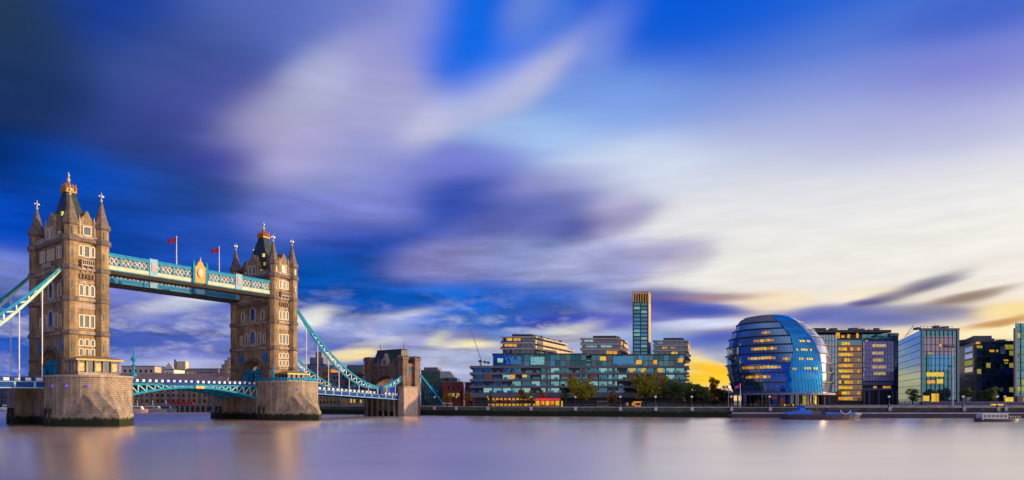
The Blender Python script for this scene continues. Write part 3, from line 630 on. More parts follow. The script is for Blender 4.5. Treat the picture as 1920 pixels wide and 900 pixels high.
def bascule(label, c, s):
    """one lifting leaf, hinged at the pier; s=+1 runs away from us (from the closest pier), -1 comes back from the other"""
    root = empty('bascule_leaf', c, -TH, label, 'bridge deck', 'lifting leaves of the bridge')
    y0, y1 = s*8.7, s*(SEP/2-.12); z = 10.9; zf = lambda y: z+.35*(abs(y)-8.7)/20
    rd = MB(); a, b = sorted((y0,y1)); rd.box(-9.2,9.2,a,b,z-.4,z+.05); rd.build('road', M_ASPH, root)
    ch = MB(); wb = MB(); ra = MB(); pa = MB(); und = MB(); n = 9
    zb = lambda t: 6.7+3.2*math.sin(t*math.pi/2)**.8 if t > 0 else 6.7
    for sx in (-1,1):
        x = sx*9.3
        for i in range(n):
            t0, t1 = i/n, (i+1)/n; ya, yb = y0+(y1-y0)*t0, y0+(y1-y0)*t1
            ch.bar((x,ya,zb(t0)),(x,yb,zb(t1)),.6,.55)
            wb.bar((x,ya,zb(t0)),(x,ya,z-.3),.28,.3)
            wb.bar((x,ya,z-.4),(x,yb,zb(t1)),.25,.3)
        ch.bar((x,y0,z-.35),(x,y1,z-.35),.6,.5)
        parapet(ra, pa, a, b, lambda y: z+.1, 12, x+sx*.15)
    for i in range(n):
        t0 = (i+.5)/n; y = y0+(y1-y0)*t0; und.bar((-9,y,zb(t0)+.5),(9,y,zb(t0)+.5),.3,.5)
    for xx in (-3.2, 3.2):
        for i in range(n):
            t0, t1 = i/n, (i+1)/n; und.bar((xx,y0+(y1-y0)*t0,zb(t0)+.2),(xx,y0+(y1-y0)*t1,zb(t1)+.2),.5,.5)
    ch.build('truss_chord', M_TEAL, root); wb.build('truss_web', mat('truss_web_paint', (.22,.52,.6), .5) if 'truss_web_paint' not in MATS else MATS['truss_web_paint'], root)
    ra.build('railing', M_BLUE, root); pa.build('parapet_panel', M_WHITE, root); und.build('cross_girder', M_TEAL, root)
    return root
L1 = bascule('turquoise lifting leaf hinged at the closest pier', C1, 1)
L2 = bascule('turquoise lifting leaf hinged at the farther pier', C2, -1)
ctr = MB()
for s in (-1,1): ctr.box(s*9.75-.15,s*9.75+.15,17.0,SEP/2-8.72+5,0,0.01) if False else None
# blue panel and yellow nose lights at the meeting of the leaves
MB().box(9.62,9.9,20.2,28.4,10.55,11.3).build('nose_panel', M_BLUE, L1)
MB().box(9.4,9.85,-28.4,-26.0,9.6,10.3).build('nose_light', M_LITO, L2)

# --- high level walkways
def walkway(label, xo, crest):
    root = empty('high_walkway', C1, -TH, label, 'walkway', 'high walkways between the towers')
    y0, y1 = LY+1.0, SEP-LY-1.0; hw = 1.7
    MB().box(xo-hw,xo+hw,y0,y1,39.0,40.2).build('soffit', M_DARK, root)
    MB().box(xo-hw+.35,xo+hw-.35,y0,y1,40.2,43.7).build('glazed_core', mat('walkway_core', (.26,.30,.38), .5) if 'walkway_core' not in MATS else MATS['walkway_core'], root)
    MB().box(xo-hw-.15,xo+hw+.15,y0,y1,43.9,44.4).build('roof', M_TEAL, root)
    bl = MB(); fa = MB(); n = 42
    for s in (-1,1):
        la = MB()
        x = xo+s*(hw-.1)
        fa.box(x-.14,x+.14,y0,y1,40.2,41.15)
        bl.box(x-.16,x+.16,y0,y1,43.45,43.9); bl.box(x-.2,x+.2,y0,y1,39.9,40.2); bl.box(x-.16,x+.16,y0,y1,41.15,41.4)
        for i in range(n):
            a = y0+(y1-y0)*i/n; b = y0+(y1-y0)*(i+1)/n
            la.bar((x,a,41.6),(x,b,43.3),.14,.2); la.bar((x,b,41.6),(x,a,43.3),.12,.2)
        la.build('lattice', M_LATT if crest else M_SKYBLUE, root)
        for i in range(0, n+1, 3):
            a = y0+(y1-y0)*i/n; bl.box(x-.18,x+.18,a-.16,a+.16,41.4,43.45)
    bl.build('chord', M_WALKB, root); fa.build('fascia', M_CREAM if crest else M_WALKSHADE, root)  # downstream walkway: blue of its shade put into fascia and lattice colour
    for px in (287.5, 447.5):
        t = tpx(px, xo+hw)
        MB().box(xo-hw-.25,xo+hw+.25,t-1.05,t+1.05,40.0,44.7).build('panel_pier', M_SKYBLUE, root)
        MB().box(xo+hw+.26,xo+hw+.36,t-.5,t+.5,41.3,43.7).build('panel_badge', mat('badge_pink', (.5,.33,.36), .6) if 'badge_pink' not in MATS else MATS['badge_pink'], root)
    t = tpx(374.5, xo+hw); x = xo+hw+.1
    cb = MB().plate_x([(t-1.5,40.2),(t+1.5,40.2),(t+1.5,44.7),(t+1.0,45.1),(t+.7,46.0),(t+.25,46.4),(t,47.7),(t-.25,46.4),(t-.7,46.0),(t-1.0,45.1),(t-1.5,44.7)], x, x+.35).build('crest', M_GOLD if crest else M_SKYBLUE, root)
    n = 12
    MB().plate_x([(t+.85*math.cos(2*math.pi*i/n), 43.0+1.25*math.sin(2*math.pi*i/n)) for i in range(n)], x+.35, x+.6).build('shield', mat('crest_shield', (.62,.42,.30), .5) if 'crest_shield' not in MATS else MATS['crest_shield'], cb)
    m = MB()
    for s in (-1,1): m.box(x-.25,x+.45,t+s*1.9-.32,t+s*1.9+.32,40.0,45.4).lathe([(.42,45.4),(.42,45.8),(.05,46.5)], 6, x+.1, t+s*1.9)
    m.build('crest_post', M_TEAL, root)
    return root
walkway('sunlit cream and turquoise high walkway bearing a gilded crest', LX-1.2, True)
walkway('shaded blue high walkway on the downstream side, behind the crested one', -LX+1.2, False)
def flagpole(label, xo, px, top, flip=1):
    t = tpx(px, xo); p = C1+WV*xo+BV*t
    root = empty('flagpole', (p.x,p.y,44.4), 0, label, 'flagpole', 'flagpoles on the walkway roof')
    MB().lathe([(.14,0),(.08,top-44.4)], 8).ball((0,0,top-44.3),.16).build('pole', M_WHITE, root)
    m = MB(); nx, nz, L_, H_ = 10, 4, 2.4, 1.25; vs = []
    for side in (0,1):
        for j in range(nz+1):
            for i in range(nx+1):
                u = i/nx; vs.append((-.1-L_*u, .35*math.sin(u*7)*u+side*.03, top-44.5-H_*j/nz-.75*u-.1*math.sin(u*6)))
    w = nx+1; k = w*(nz+1); fs = []
    for j in range(nz):
        for i in range(nx):
            a = j*w+i; fs.append((a,a+1,a+w+1,a+w)); fs.append((k+a,k+a+w,k+a+w+1,k+a+1))
    m.add(vs, fs); m.build('flag', M_RED, root, True)
flagpole('white flagpole with red flag above the walkway, left of the gilded crest', LX-1.2, 331, 52.6)
flagpole('white flagpole with red flag above the walkway, between crest and farther tower', LX-1.2, 411, 52.2)

# --- suspension chains
def chain(label, c, xo, s, zA, T, zL, U, zB, p=1.75, dep=2.7, hang=True, tie=False):
    """stiffened chain from the tower (y=s*LY) down to the low joint at T, then up to the abutment at U"""
    root = empty('suspension_chain', c, -TH, label, 'suspension chain', 'suspension chains of the bridge')
    y0 = s*(LY+1.2); n = 16
    def f(t): return zL+(zA-zL)*max(0,1-t/T)**p
    def d(t): return dep*math.sin(math.pi*t/T)
    def f2(t): return zL+(zB-zL)*((t-T)/(U-T))**1.35
    def d2(t): return dep*.62*math.sin(math.pi*(t-T)/(U-T))
    up = MB(); lo = MB(); we = MB()
    ts = [T*i/n for i in range(n+1)]
    for a, b in zip(ts, ts[1:]):
        up.bar((xo,y0+s*a,f(a)),(xo,y0+s*b,f(b)),.5,.62); lo.bar((xo,y0+s*a,f(a)-d(a)),(xo,y0+s*b,f(b)-d(b)),.5,.62)
        if a > 0: we.bar((xo,y0+s*a,f(a)),(xo,y0+s*a,f(a)-d(a)),.2,.26)
        we.bar((xo,y0+s*a,f(a)-d(a)),(xo,y0+s*b,f(b)),.2,.26)
    us = [T+(U-T)*i/8 for i in range(9)]
    for a, b in zip(us, us[1:]):
        up.bar((xo,y0+s*a,f2(a)),(xo,y0+s*b,f2(b)),.5,.6); lo.bar((xo,y0+s*a,f2(a)-d2(a)),(xo,y0+s*b,f2(b)-d2(b)),.5,.6)
        we.bar((xo,y0+s*a,f2(a)-d2(a)),(xo,y0+s*b,f2(b)),.2,.26); we.bar((xo,y0+s*b,f2(b)-d2(b)),(xo,y0+s*a,f2(a)),.2,.26)
    if tie:
        up.bar((xo,y0+s*(U+5.5),zB-2.2),(xo,y0+s*(U+21),3.6),.6,.7)
    up.build('upper_chord', M_TEAL, root); lo.build('lower_chord', M_SUNCHORD if s < 0 else M_TEAL, root); we.build('web', M_WHITE, root)  # lower chord of the near chains: sunlit pale green put into its colour
    MB().box(xo-.5,xo+.5,y0+s*T-.7,y0+s*T+.7,zL-2.6,zL+.5).build('link_joint', M_BLUE, root)
    k = 0
    for i in range(1, 13):
        t = 4.6*i
        if t > U-3: break
        zt = f(t)-d(t) if t < T else f2(t)-d2(t)
        zd = (10.7-.5*t/52+.2) if s < 0 else (10.2-2.3*t/46.5+.2)
        if zt-zd < .6: continue
        MB().tube((xo,y0+s*t,zd),(xo,y0+s*t,zt),.13,.13,6).build('hanger', M_WHITE, root)
chain('turquoise chain at frame edge, on the upstream side of the closest tower', C1, LX-.2, -1, 39.6, 39, 12.6, 55, 19)
chain('turquoise chain at frame edge, on the downstream side of the closest tower', C1, -LX+.2, -1, 39.6, 39, 12.6, 55, 19)
chain('turquoise chain from farther tower to gatehouse, upstream side, fully in view', C2, LX-.2, 1, 37.6, 38.5, 11.2, 54.5, 18.8, tie=True)
chain('turquoise chain emerging from behind the farther tower, downstream side', C2, -LX+.2, 1, 37.6, 38.5, 11.2, 54.5, 18.8)

# --- south gatehouse at the end of the bridge
def gatehouse():
    root = empty('gatehouse', C3, -TH, 'stone gatehouse with dark mansard roof at the far end of the bridge', 'gatehouse')
    ap = arch_poly(5.2, 12.5, 16.2, 7.6)
    MB().plate([(-10,0),(-10,20.3),(10,20.3),(10,0),(5.2,0)]+ap+[(-5.2,0)], -3.6, 3.6).build('wall', M_GATE, root)
    MB().box(-5.2,5.2,-3.6,3.6,0,7.6).build('abutment', M_PIER, root)
    for sx in (-1,1):
        for sy in (-1,1):
            m = MB().box(sx*9.7-1.5,sx*9.7+1.5,sy*3.4-1.5,sy*3.4+1.5,0,22.4)
            m.box(sx*9.7-1.8,sx*9.7+1.8,sy*3.4-1.8,sy*3.4+1.8,22.4,23.3)
            t = m.build('turret', M_GATE, root)
            c = MB()
            for k in (-1.2,0,1.2):
                for j in (-1.2,1.2): c.box(sx*9.7+k-.35,sx*9.7+k+.35,sy*3.4+j-.35,sy*3.4+j+.35,23.3,24.0)
            c.box(sx*9.7-1.7,sx*9.7+1.7,sy*3.4-1.7,sy*3.4+1.7,18.4,18.9); c.box(sx*9.7-1.7,sx*9.7+1.7,sy*3.4-1.7,sy*3.4+1.7,12.4,12.8)
            c.build('crenellation', M_GATE, t)
    q = lambda a,b: [(-a,-b),(a,-b),(a,b),(-a,b)]
    rf = MB().prism(q(8.4,3.4), 20.3, 26.6, q(7.0,1.5)).build('roof', M_SLATE, root)
    c = MB().box(-7.2,7.2,-1.7,1.7,26.6,26.9)
    for s in (-1,1): c.lathe([(.14,26.9),(.05,30.0)], 6, s*6.8, 0)
    c.build('ridge_cresting', M_DARK, rf)
    m = ring(10.0, 3.6, .35, 19.7, 20.9)
    for k in range(-6,7): m.box(k*1.5-.4,k*1.5+.4,-3.95,-3.6,20.9,21.6)
    m.build('parapet', M_GATE, root)
    gb = MB().plate([(-2.0,20.3),(2.0,20.3),(2.0,22.2),(.9,23.4),(0,25.2),(-.9,23.4),(-2.0,22.2)], -4.1, -2.2).build('gable', M_TRIM, root)
    MB().box(-.5,.5,-4.2,-4.1,20.9,22.4).build('window', M_WIN, gb)
    for u in (-4.6, 4.6): MB().box(u-.8,u+.8,-3.2,-2.0,21.2,23.2).build('dormer', mat('dormer_blue', (.05,.14,.25), .4) if 'dormer_blue' not in MATS else MATS['dormer_blue'], rf)
    for u in (-7.6,7.6): MB().box(u-.4,u+.4,-3.68,-3.58,12.8,15.2).build('window', M_WIN, root)
    MB().box(9.0,12.2,-5.4,2.4,-1.5,11.2).build('stair_block', mat('pink_stone', (.46,.34,.28), .85, 0, .15, .5), root)
    MB().box(8.8,12.4,-5.6,2.6,11.2,11.7).build('block_coping', M_TRIM, root)
    m = MB()
    for k in range(6): m.box(-9.5+k*3.2,-8.9+k*3.2,-5.6,-5.0,0,7.0)
    m.build('arcade_column', M_TRIM, root)
gatehouse()
# --- control cabins, lamp, railings on the piers
def cabin(label, c, x0, x1, y0, y1, h, litm, name='control_cabin'):
    root = empty(name, c+WV*((x0+x1)/2)+BV*((y0+y1)/2)+Vector((0,0,12.2)), -TH, label, 'cabin', 'cabins on the bridge piers')
    a, b = (x1-x0)/2, (y1-y0)/2
    MB().box(-a,a,-b,b,0,.7).build('plinth', M_TRIM, root)
    MB().box(-a+.35,a-.35,-b+.35,b-.35,.7,h-.6).build('glazing', M_WIN, root)
    m = MB(); nx, ny = max(2,int(2*a/1.6)), max(2,int(2*b/1.6))
    for i in range(nx+1):
        for s in (-1,1): m.box(-a+2*a*i/nx-.16,-a+2*a*i/nx+.16,s*b-.16,s*b+.16,.7,h-.6)
    for j in range(1,ny):
        for s in (-1,1): m.box(s*a-.16,s*a+.16,-b+2*b*j/ny-.16,-b+2*b*j/ny+.16,.7,h-.6)
    m.build('column', M_TRIM, root)
    w = MB()
    if litm:
        for i in range(nx):
            if i % 3 != 1: w.box(-a+2*a*i/nx+.3,-a+2*a*(i+1)/nx-.3,-b+.28,-b+.34,1.0,h-1.2)
        for j in range(ny):
            if j % 2 == 0: w.box(a-.34,a-.28,-b+2*b*j/ny+.3,-b+2*b*(j+1)/ny-.3,1.0,h-1.2)
        w.build('lit_window', litm, root)
    rf = MB().prism([(-a-.7,-b-.7),(a+.7,-b-.7),(a+.7,b+.7),(-a-.7,b+.7)], h-.6, h-.2).prism([(-a-.6,-b-.6),(a+.6,-b-.6),(a+.6,b+.6),(-a-.6,b+.6)], h-.2, h+.7, [(-a*.5,-b*.5),(a*.5,-b*.5),(a*.5,b*.5),(-a*.5,b*.5)]).build('roof', M_BRONZE, root)
    return root
M_LITWARM = lit('lit_warm_dim', (.8,.42,.14), .4)
cabin('bronze roofed glazed cabin with warm windows on the closest pier', C1, 12.9, 20.4, -5.4, 3.6, 4.1, M_LITWARM)
cabin('small stone cabin with dark windows on the farther pier', C2, 13.5, 19.0, -4.0, 3.0, 2.7, None)
def railing(label, c, root_name='pier_railing'):
    root = empty(root_name, c+Vector((0,0,12.2)), -TH, label, 'railing', 'turquoise railings on the piers')
    m = MB(); pts = [(14.5+8.4*math.cos(R(a)), 8.4*math.sin(R(a))) for a in range(-90,91,12)]
    pts = [(10.5,-8.4)]+pts+[(10.5,8.4)]
    for a, b in zip(pts, pts[1:]):
        m.bar((*a,.95),(*b,.95),.16,.16); m.bar((*a,.25),(*b,.25),.12,.12); m.bar((*a,.6),(*b,.6),.06,.5)
        m.box(a[0]-.12,a[0]+.12,a[1]-.12,a[1]+.12,0,1.05)
    m.build('rail', M_TEAL, root)
railing('turquoise railing round the top of the farther pier', C2)
def pier_lamp(label, px, c, xo, yy, h, big):
    p = c+WV*xo+BV*yy
    root = empty('lamp_standard', (p.x,p.y,12.2), 0, label, 'lamp post', 'turquoise lamp standards on the piers')
    m = MB().lathe([(.75,0),(.7,.7),(.3,1.0),(.24,2.6),(.5,2.9),(.2,3.2),(.16,h*.62),(.1,h*.62+.1)], 8)
    m.build('post', M_TEAL, root)
    m = MB().lathe([(.2,h*.45),(.6,h*.5),(.7,h*.56),(.25,h*.62),(.16,h*.7),(.08,h)], 8); m.build('lantern', M_TEAL, root)
pier_lamp('tall turquoise lamp standard on the closest pier, right of the cabin', 240, C1, 19.5, 7.4, 8.2, True)
pier_lamp('turquoise lamp standard on the farther pier, in front of the tower', 530, C2, 16.5, -7.6, 5.2, False)

# ------------------------------------------------------------------ buildings: generic
def bld(name, label, cat, px0, px1, Z0, Z1, ytop, zbase=GZ, group=None):
    A = Vector((PX(px0,Z0), Z0)); B = Vector((PX(px1,Z1), Z1)); d = B-A
    root = empty(name, (A.x,A.y,zbase), math.atan2(d.y,d.x), label, cat, group)
    return root, d.length, PZ(ytop,Z0)-zbase
_bw = {}
def windows(root, x0, x1, z0, z1, nx, nz, mats, fw=.7, fh=.6, y=-.05, skip=0.0, frame=None, rng=None, side=None, sill=None):
    """a grid of separate windows on the front (side=None) or on the right-hand end wall (side=x)"""
    rng = rng or random
    cw, ch = (x1-x0)/nx, (z1-z0)/nz; w, h = round(cw*fw,2), round(ch*fh,2)
    for j in range(nz):
        for i in range(nx):
            if rng.random() < skip: continue
            m = rng.choice(mats); k = (w,h,m.name)
            if k not in _bw: _bw[k] = MB().box(-w/2,w/2,-.04,.12,0,h).mesh('window', m)
            u = x0+cw*(i+.5); z = z0+ch*j+(ch-h)/2
            o = put('window', _bw[k], root, (u,y,z) if side is None else (side-y,u,z), 0 if side is None else math.pi/2)
            if frame:
                kf = (w,h,frame.name,'f')
                if kf not in _bw: _bw[kf] = MB().box(-w/2-.12,w/2+.12,-.16,.1,-.16,0).box(-w/2-.12,-w/2,-.12,.1,0,h).box(w/2,w/2+.12,-.12,.1,0,h).box(-w/2-.12,w/2+.12,-.12,.1,h,h+.14).mesh('window_frame', frame)
                put('window_frame', _bw[kf], o)
def slabs(root, W, D, zs, t, over, m, name='floor_slab', x0=0.0):
    for z in zs: MB().box(x0-over,W+over,-over,D,z-t/2,z+t/2).build(name, m, root)
def mullions(root, x0, x1, z0, z1, nx, m, nz=0, w=.12, y=-.1, name='mullion'):
    b = MB()
    for i in range(nx+1):
        x = x0+(x1-x0)*i/nx; b.box(x-w/2,x+w/2,y-.1,y+.1,z0,z1)
    for j in range(1,nz):
        z = z0+(z1-z0)*j/nz; b.box(x0,x1,y-.08,y+.08,z-w/2,z+w/2)
    return b.build(name, m, root)

M_SLABG = mat('grey_slab', (.17,.175,.22), .7, 0, .12, .4)
M_SLABD = mat('dark_metal', (.05,.052,.065), .5, .2, .2, .5)
M_PALE = mat('pale_slab', (.52,.45,.42), .6, 0, .1, .4)
M_GLT = glass('teal_glass', (.015,.07,.08), .26, .05, (.30,.85,.95))
M_GLB = glass('blue_glass', (.004,.06,.16), .5, .04, (.18,.6,1.0))
M_GLD = glass('dark_glass', (.012,.016,.026), .16, .05, (.7,.85,1.0))
M_GLL = glass('lavender_glass', (.58,.48,.70), .34, .06, (.85,.85,1.0), var=.12)
M_GLM = glass('mirror_glass', (.02,.05,.12), .62, .03, (.46,.67,.96), var=.2)
M_SETG = glass('setback_glass', (.012,.05,.055), .12, .06, (.3,.85,.95))
M_BRICK = stone('brown_brick', (.42,.28,.15), (.34,.22,.12), (.22,.17,.13), 2.0, None, .3)
M_REDB = stone('red_brick', (.50,.075,.045), (.40,.06,.04), (.16,.08,.06), 2.0, None, .3)
M_YELB = mat('tan_render', (.40,.30,.18), .8, 0, .15, .4)
M_BLKW = mat('unlit_window', (.015,.015,.02), .2, 0, .3, .6)
M_BROWNL = lit('dim_brown_room', (.22,.07,.03), .35)

# ---- the long riverside apartment building
rng = random.Random(3)
root, W, H = bld('apartment_building', 'long grey slab apartment building with teal windows over a lit restaurant row', 'apartment building', 884, 1288, 275, 275, 687)
Zs = [PZ(y,275)-GZ for y in (738,725.3,712.8,700.4,688)]
D = 24
MB().box(.5,W-.5,.6,D,PZ(745.5,275)-GZ,Zs[4]+.1).build('wall', mat('dark_core', (.045,.05,.07), .6, 0, .2, .3), root)
MB().box(-.6,W+.4,-.5,D,PZ(745.5,275)-GZ,Zs[0]+.35).build('spandrel_band', M_SLABG, root)
slabs(root, W, D, Zs[1:], .95, .75, M_SLABG)
for x in (.35,.52,.66,.855): MB().box(W*x-.6,W*x+.6,-.35,.6,Zs[0],Zs[4]).build('wall_pier', M_SLABG, root)
for j in range(4):
    windows(root, .8, W-.8, Zs[j]+.45, Zs[j+1]-.45, 22, 1, [M_GLT,M_LITT,M_LITT2,M_LITT,M_BLKW,M_GLT,M_GLD,M_LITT2,M_BLKW] if j != 2 else [M_GLT,M_LITT,M_BLKW,M_LITT2,M_BROWNL,M_GLT], .86, .92, .5, .04, rng=rng)
for j in range(4):
    i = 0
    while i < 60:                                   # runs of glass balustrade along the balconies
        if (i*7+j*3) % 11 < 6:
            k = i
            while k < 60 and (k*7+j*3) % 11 < 6: k += 1
            MB().box(W*i/60,W*k/60,-.5,-.44,Zs[j]+.45,Zs[j]+1.3).build('balcony_glass', M_GLT, root); i = k
        else: i += 1
for (j, i) in ((2,4),(2,5.2),(3,16.2),(3,17.4),(3,19.0)):
    x = W*i/22; MB().box(x,x+1.9,-.02,.2,Zs[j]+.5,Zs[j+1]-.5).build('lit_window', M_LITO if i != 5.2 else M_LITY, root)
# ground floor: two rows of warm restaurant lights under the slab
b = MB().box(1,W-2,1.2,D,0,PZ(745.5,275)-GZ); b.build('shopfront', M_SLABD, root)
for k in range(15):
    x = W*(.075+.019*k)
    MB().box(x,x+1.15,.9,1.2,PZ(750,275)-GZ,PZ(746.5,275)-GZ).build('restaurant_light', M_LITO, root)
    MB().box(x,x+1.3,.9,1.2,.4,PZ(757,275)-GZ).build('restaurant_light', M_LITO if k % 3 else M_LITY, root)
for k in range(8):
    x = W*(.72+.027*k); MB().box(x,x+1.0,.9,1.2,.4,1.7).build('restaurant_light', M_LITO if k % 2 else M_LITWARM, root)
# glass set-back storeys above
zt = PZ(664,275)-GZ
sb = MB().box(W*.10,W*.535,2.6,D,Zs[4]+.45,zt).build('setback_storey', M_SETG, root)
MB().box(W*.095,W*.54,2.2,D,zt,zt+.5).build('setback_roof', M_SLABD, root)
windows(root, W*.10, W*.535, Zs[4]+.5, zt, 18, 2, [M_GLT,M_GLD,M_GLD,M_SETG,M_SETG,M_GLB], .96, .92, 2.5, .15, rng=rng)
windows(root, W*.56, W*.995, Zs[4]+.5, zt-.3, 18, 2, [M_GLT,M_GLD,M_GLD,M_SETG,M_SETG,M_GLB], .96, .92, 2.5, .15, rng=rng)
mullions(root, W*.10, W*.535, Zs[4]+.5, zt, 18, M_SLABD, 2, .16, 2.5)
MB().box(W*.56,W*.995,2.6,D,Zs[4]+.45,zt-.3).build('setback_storey', M_SETG, root)
MB().box(W*.555,W,2.2,D,zt-.3,zt+.2).build('setback_roof', M_SLABD, root)
mullions(root, W*.56, W*.995, Zs[4]+.5, zt-.3, 18, M_SLABD, 2, .16, 2.5)
for u, w, m_, z0 in ((.12,2.4,M_LITT2,1.6),(.155,7,M_GLB,.7),(.275,6,M_LITT,.6),(.60,2.6,M_LITY,2.4),(.66,9,M_GLB,.9),(.77,2.4,M_LITO,.8),(.85,1.6,M_LITO,.8),(.965,2.2,M_LITO,1.6)):
    MB().box(W*u,W*u+w,2.3,2.58,Zs[4]+.5+z0,Zs[4]+.5+z0+(1.8 if w < 5 else 3.4)).build('window', m_, root)
# stacked balconies at the right end
for k in range(6):
    MB().box(W-.2,W+1.7,1.5,9,Zs[1]-2+k*3.1,Zs[1]-1.2+k*3.1).build('balcony', M_PALE, root)

def pavilion(label, px0, px1, px2, Z, Zb, ytop, ybot, nfl, litf, lits):
    """penthouse block: front wall px0..px1 at depth Z, right wall running back to px2 at depth Zb"""
    root, W, H = bld('penthouse_block', label, 'apartment block', px0, px1, Z, Z, ytop, PZ(ybot,Z), 'penthouse blocks above the apartment building')
    ex, ey = PX(px2,Zb)-PX(px0,Z), Zb-Z
    out = [(0,0),(W,0),(ex,ey),(ex-W,ey)]
    def off(t, f=1.0): a_ = W+(ex-W)*f; return [(-t,-t),(W+t*.8,-t),(a_+t,ey*f),(a_-W-t,ey*f)]
    fr = lambda k: 1.0-.17*max(0,k-.001)      # each storey stops shorter of the far end
    for k in range(nfl): MB().prism(off(0, fr(k)), H*k/nfl, H*(k+1)/nfl).build('wall', M_GLD, root)
    for k in range(nfl+1):
        z = H*k/nfl; MB().prism(off(1.1+.25*(k%2), fr(max(0,k-1))), z-.36, z+.2).build('floor_slab', M_PALE, root)
    for k in range(nfl):
        z = H*k/nfl
        MB().prism(off(.95, fr(k)), z+.2, z+.9).build('parapet_glass', M_GLD, root) if k else None
        MB().prism([(W-.3,-.3),(W+1.0,-1.0),(W+(ex-W)*fr(k)+1.0,ey*fr(k)),(W+(ex-W)*fr(k)-.3,ey*fr(k))], z+.3, z+1.25).build('balustrade', mat('sunset_gold_balustrade', (.78,.56,.26), .5, 0, .1, .4) if 'sunset_gold_balustrade' not in MATS else MATS['sunset_gold_balustrade'], root) if k else None  # golden sunset light put into the flank balustrade colour
        m = MB(); n = 6
        for i in range(n+1):
            x = W*i/n; m.box(x-.15,x+.15,-.25,.1,z+.3,z+H/nfl-.3)
        for i in range(1,9):
            t = i/9*fr(k); x = W+(ex-W)*t; y = ey*t; m.box(x-.1,x+.3,y-.3,y+.3,z+.3,z+H/nfl-.3)
        m.build('column', M_PALE, root)
    for (i0, i1, k, mm) in lits:
        z = H*k/nfl; MB().box(W*i0,W*i1,-.14,.05,z+.4,z+H/nfl-.5).build('lit_window', mm, root)
    # roof plant
    MB().prism([(W*.3,1),(W*.95,1),(W*.9+(ex-W)*.5,ey*.5),(W*.3+(ex-W)*.5,ey*.5)], H+.3, H+1.4).build('roof_plant', M_SLABD, root)
    b = MB()
    for i in range(7):
        t = .06+.135*i; x = W+(ex-W)*t-1.0; y = ey*t+1; h0 = H if t < .62 else H*2/3; b.box(x-.9,x+.4,y-.8,y+1.2,h0+.2,h0+1.0+.7*((i*5) % 3)/2)
    b.build('chimney', M_SLABD, root)
pavilion('penthouse block with golden sunlit flank, farthest from the glass tower', 943, 1000, 1086, 282, 338, 632, 665, 3, 1, [(.12,.3,2,M_LITY),(.36,.58,2,M_LITO),(.05,.45,1,M_LITO),(.62,.7,1,M_BROWNL)])
pavilion('penthouse block immediately left of the slim tower', 1092, 1160, 1180, 282, 318, 635, 666, 3, 1, [(.05,.3,2,M_LITT2),(.1,.4,1,M_LITT),(.5,.8,1,M_LITT2),(.65,.95,0,M_LITO)])
pavilion('penthouse block immediately right of the slim tower', 1228, 1284, 1292, 284, 318, 639, 667, 3, 1, [(.25,.4,1,M_LITO),(.5,.7,1,M_LITWARM),(.55,.75,0,M_LITY),(.1,.25,2,M_LITT)])

# ---- slim glass tower
root, W, H = bld('residential_tower', 'slim dark glass tower with golden fins on top', 'tower', 1187, 1215, 286, 286, 546)
ex, ey = PX(1219,292)-PX(1187,286), 6.0
MB().prism([(0,0),(W,0),(ex,ey),(ex-W,ey)], 0, H-4.5).build('wall', M_GLD, root)
nf = 15; z0 = 21.0
b = MB()
for k in range(nf+1): b.box(-.05,W+.05,-.2,0,z0+(H-5-z0)*k/nf-.28,z0+(H-5-z0)*k/nf+.28)
b.build('floor_band', M_SLABD, root)
windows(root, .3, W-.3, z0, H-5, 2, nf, [M_LITT,M_GLB,M_GLT,M_GLT,M_LITT], .88, .8, -.06, 0, rng=random.Random(5))
MB().box(W*.47,W*.53,-.3,0,0,H-4.5).box(-.2,.15,-.3,0,0,H).box(W-.2,W+.2,-.3,.2,0,H).build('pilaster', M_SLABD, root)
M_GFIN = mat('gold_fin', (.88,.52,.10), .4, 0, .15, .8)
MB().prism([(W+.02,.4),(W+.3,.2),(ex+.3,ey),(ex,ey)], 0, H-.3).build('end_wall', mat('tan_stone', (.52,.38,.22), .6, 0, .12, .5), root)
b = MB()
for i in range(7): b.box(W*i/6-.22,W*i/6+.22,-.5,.5,H-5,H)
for i in range(1,4): b.box(W+(ex-W)*i/3-.25,W+(ex-W)*i/3+.25,ey*i/3-.4,ey*i/3+.4,H-5,H)
b.box(-.2,W+.2,-.55,.1,H-.4,H); b.build('crown_fin', M_GFIN, root)
MB().prism([(.6,1),(W-.2,1),(ex-.6,ey-1),(ex-W+.6,ey-1)], H-4.6, H-1).build('crown_core', M_SLABD, root)

